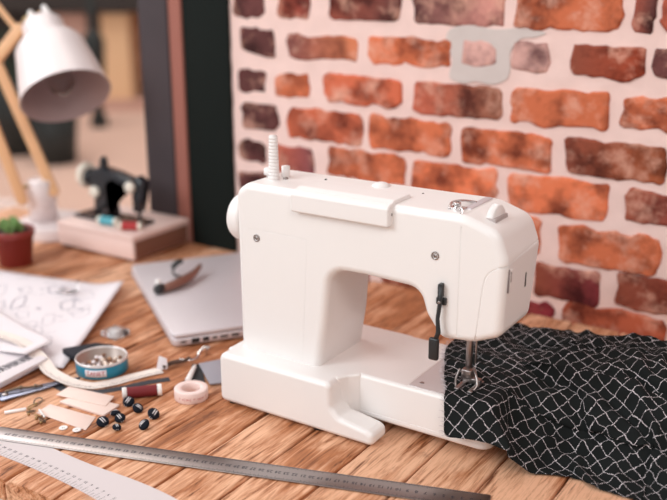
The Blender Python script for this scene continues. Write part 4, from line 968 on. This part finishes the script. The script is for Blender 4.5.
MB().rod((-56.1, 43.4, 6.1), (-56.1, 43.4, 8.6), .35).build('needle_bar', M_blk, mm)
MB().lathe([(0, 0), (2.3, 0), (2.6, .25), (2.6, .9), (2.3, 1.2), (.7, 1.3), (0, 1.3)], (-71.0, 43.4, 13.9), (1, 0, 0), 28).build('hand_wheel', M_cream, mm)
MB().lathe([(0, 0), (1.7, 0), (1.8, .3), (1.7, 1.0), (0, 1.0)], (-69.6, 43.4, 13.7), (1, 0, 0), 28).build('belt_wheel', M_blk, mm)
for c, r_ in (((-66.6, 41.7, 11.2), 1.25), ((-56.6, 41.7, 13.4), 1.2)): MB().lathe([(0, 0), (r_, 0), (r_*.9, .8), (0, .95)], (c[0], c[1]+.3, c[2]), (0, -1, 0), 20).build('knob', M_cream, mm)
MB().rprism(fillet([(-66.3, 15.6), (-64.4, 15.4), (-64.4, 17.6), (-65.0, 18.6), (-65.8, 17.8)], .25, 3), 'Y', 42.8, 44.0, .3, 3).build('spool_post', M_blk, mm)
thread_spool('small_thread_spool', 'tiny teal and white thread spool lying at the foot of the miniature machine', (-61.3, 40.7 - .9, 6.35), (1, .12, 0), 4.6, .9, mat('teal_thread', srgb(90, 170, 184), .7), M_cream, 'tiny spools on the wooden box')
thread_spool('small_thread_spool', 'tiny red thread spool lying at the right of the miniature machine', (-55.0, 39.6, 6.35), (1, .5, 0), 4.4, .9, mat('bright_red_thread', srgb(176, 52, 54), .7), M_cream, 'tiny spools on the wooden box')

# ------------------------------------------------------------------ potted succulent
ps = T('potted_succulent', 'green succulent in a small red-brown plastic pot at the left edge', 'potted plant', (-70.6, 24.2, 0))
M_pot = mat('red_brown_pot', srgb(132, 44, 38), .45)
MB().lathe([(0, 0), (2.9, 0), (3.0, .1), (3.6, 5.6), (3.9, 5.65), (4.0, 7.0), (3.85, 7.1), (3.6, 7.0), (3.5, 6.0), (0, 6.0)], (-70.6, 24.2, 0), (0, 0, 1), 40).build('pot', M_pot, ps)
MB().lathe([(0, 0), (3.45, 0), (3.3, .4), (0, .55)], (-70.6, 24.2, 6.05), (0, 0, 1), 30).build('soil', mat('dark_soil', srgb(60, 44, 36), .95, bump=.6, bscale=300), ps)
rnd = random.Random(12); mb = MB()
for c in range(9):
    cx, cy = -70.6 + rnd.uniform(-2.2, 2.2), 24.2 + rnd.uniform(-2.2, 2.2)
    for k in range(16):
        a = k*2.4; el = .3 + k*.07; d = V(math.cos(a)*math.cos(el), math.sin(a)*math.cos(el), math.sin(el)); p0 = V(cx, cy, 6.6 + .1*k)
        L_ = 1.6 - .05*k; mb.tube([p0, p0+d*L_*.5, p0+d*L_*.85, p0+d*L_], [.12, .34, .24, .03], 6, .6)
mb.build('leaves', mat('succulent_green', srgb(122, 158, 92), .5, var=.25, vscale=60), ps)

# ------------------------------------------------------------------ desk lamp
dl_ = T('desk_lamp', 'white desk lamp with wooden arms standing at the window', 'lamp', (-81.2, 43.4, 0))
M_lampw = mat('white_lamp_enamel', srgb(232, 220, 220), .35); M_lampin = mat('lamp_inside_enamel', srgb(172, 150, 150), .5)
MB().lathe([(0, 0), (7.9, 0), (8.1, .2), (8.1, 2.3), (7.8, 2.7), (3, 2.9), (0, 2.9)], (-81.4, 43.6, 0), (0, 0, 1), 48).build('base', M_lampw, dl_)
MB().lathe([(0, 0), (2.9, 0), (2.85, 8.6), (2.5, 9.0), (0, 9.0)], (-82.6, 41.6, 2.85), (0, 0, 1), 32).build('post', M_lampw, dl_)
MB().rod((-84.2, 36.9+1.2, 10.6), (-80.4, 43.4, 10.9), .45).build('axle', M_brass, dl_)
def bar(name, a, b, w_, th, m=M_beech):
    a = V(*a); b = V(*b); d = (b-a).normalized(); side = d.cross(fw).normalized(); n_ = d.cross(side).normalized(); L_ = (b-a).length
    mb = MB(); mb.rprism(fillet([(0, -w_/2), (L_, -w_/2), (L_, w_/2), (0, w_/2)], w_*.45, 4), 'Z', -th/2, th/2, .12, 2)
    mb.xf(Matrix(((d.x, side.x, n_.x, a.x), (d.y, side.y, n_.y, a.y), (d.z, side.z, n_.z, a.z), (0, 0, 0, 1)))); return mb.build(name, m, dl_)
bar('lower_arm', (-99.5, 39.8, 52.0), (-79.0, 42.2, 8.6), 2.1, 1.3)
bar('lower_arm', (-98.6, 34.8, 49.0), (-82.6, 36.8, 7.3), 2.1, 1.3)
bar('upper_arm', (-101.0, 36.5, 22.6+3), (-85.8, 43.6, 43.4), 2.3, 1.3)
bar('tension_arm', (-99.5, 40.5, 56), (-86.9, 43.1, 42.0), 1.2, 1.0)
MB().rod((-100.4, 36.0, 50.8), (-99.0, 41.5, 51.2), .8).build('elbow_joint', M_brass, dl_)
ax = (rt*.38 - up*.92)*.95 - fw*.30; ax.normalize()
O_ = V(-71.0, 40.3, 30.2)
shell = [(9.0, 0), (9.05, -.1), (8.95, -.25), (6.9, -11.6), (6.2, -12.6), (4.5, -12.9), (4.2, -13.2), (4.15, -17.4), (3.6, -18.0), (0, -18.1)]
MB().lathe([(r_, h_) for r_, h_ in shell], O_, ax, 56).build('lamp_shade', M_lampw, dl_)
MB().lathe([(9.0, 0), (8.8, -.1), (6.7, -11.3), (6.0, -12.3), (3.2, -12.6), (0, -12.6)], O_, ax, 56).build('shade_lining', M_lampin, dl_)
MB().lathe([(0, -13.5), (1.9, -13.4), (1.9, -8.5), (1.6, -8.2), (0, -8.2)], O_, ax, 24).build('lamp_socket', M_white2, dl_)
mg = bpy.data.materials.new('clear_bulb_glass'); mg.use_nodes = True; q_ = mg.node_tree.nodes['Principled BSDF']; q_.inputs['Transmission Weight'].default_value = 1; q_.inputs['Roughness'].default_value = .02; q_.inputs['IOR'].default_value = 1.35
MB().lathe([(0, .6), (1.2, .35), (2.4, -.9), (2.9, -2.8), (2.5, -4.8), (1.6, -6.6), (1.3, -8.2), (0, -8.3)][::-1], O_ + V(0, 0, 0) - ax*1.2, ax, 32).build('bulb', mg, dl_)
fil = MB(); fil.tube([O_ - ax*8.5, O_ - ax*5.5 + rt*.8, O_ - ax*4.6 - rt*.8, O_ - ax*4.3 + rt*.5, O_ - ax*8.4], .06, 6); fil.build('filament', M_brass, dl_)
top_ = O_ - ax*18.5; sd = rt*.93 + up*.37
MB().sphere(tuple(top_ - ax*.9), 1.15, 16).build('brass_ball', mat('warm_brass', srgb(222, 170, 96), .3, .8), dl_)
for s_ in (-1, 1): MB().rod(tuple(top_ + sd*2.0*s_ + ax*.2), tuple(top_ + sd*1.4*s_ - ax*3.2), .95, 14, .5).build('yoke', M_white2, dl_)
MB().rod(tuple(top_ - ax*2.4 - sd*1.5), tuple(V(-85.8, 43.6, 43.8)), .5, 12).build('yoke_bolt', M_brass, dl_)
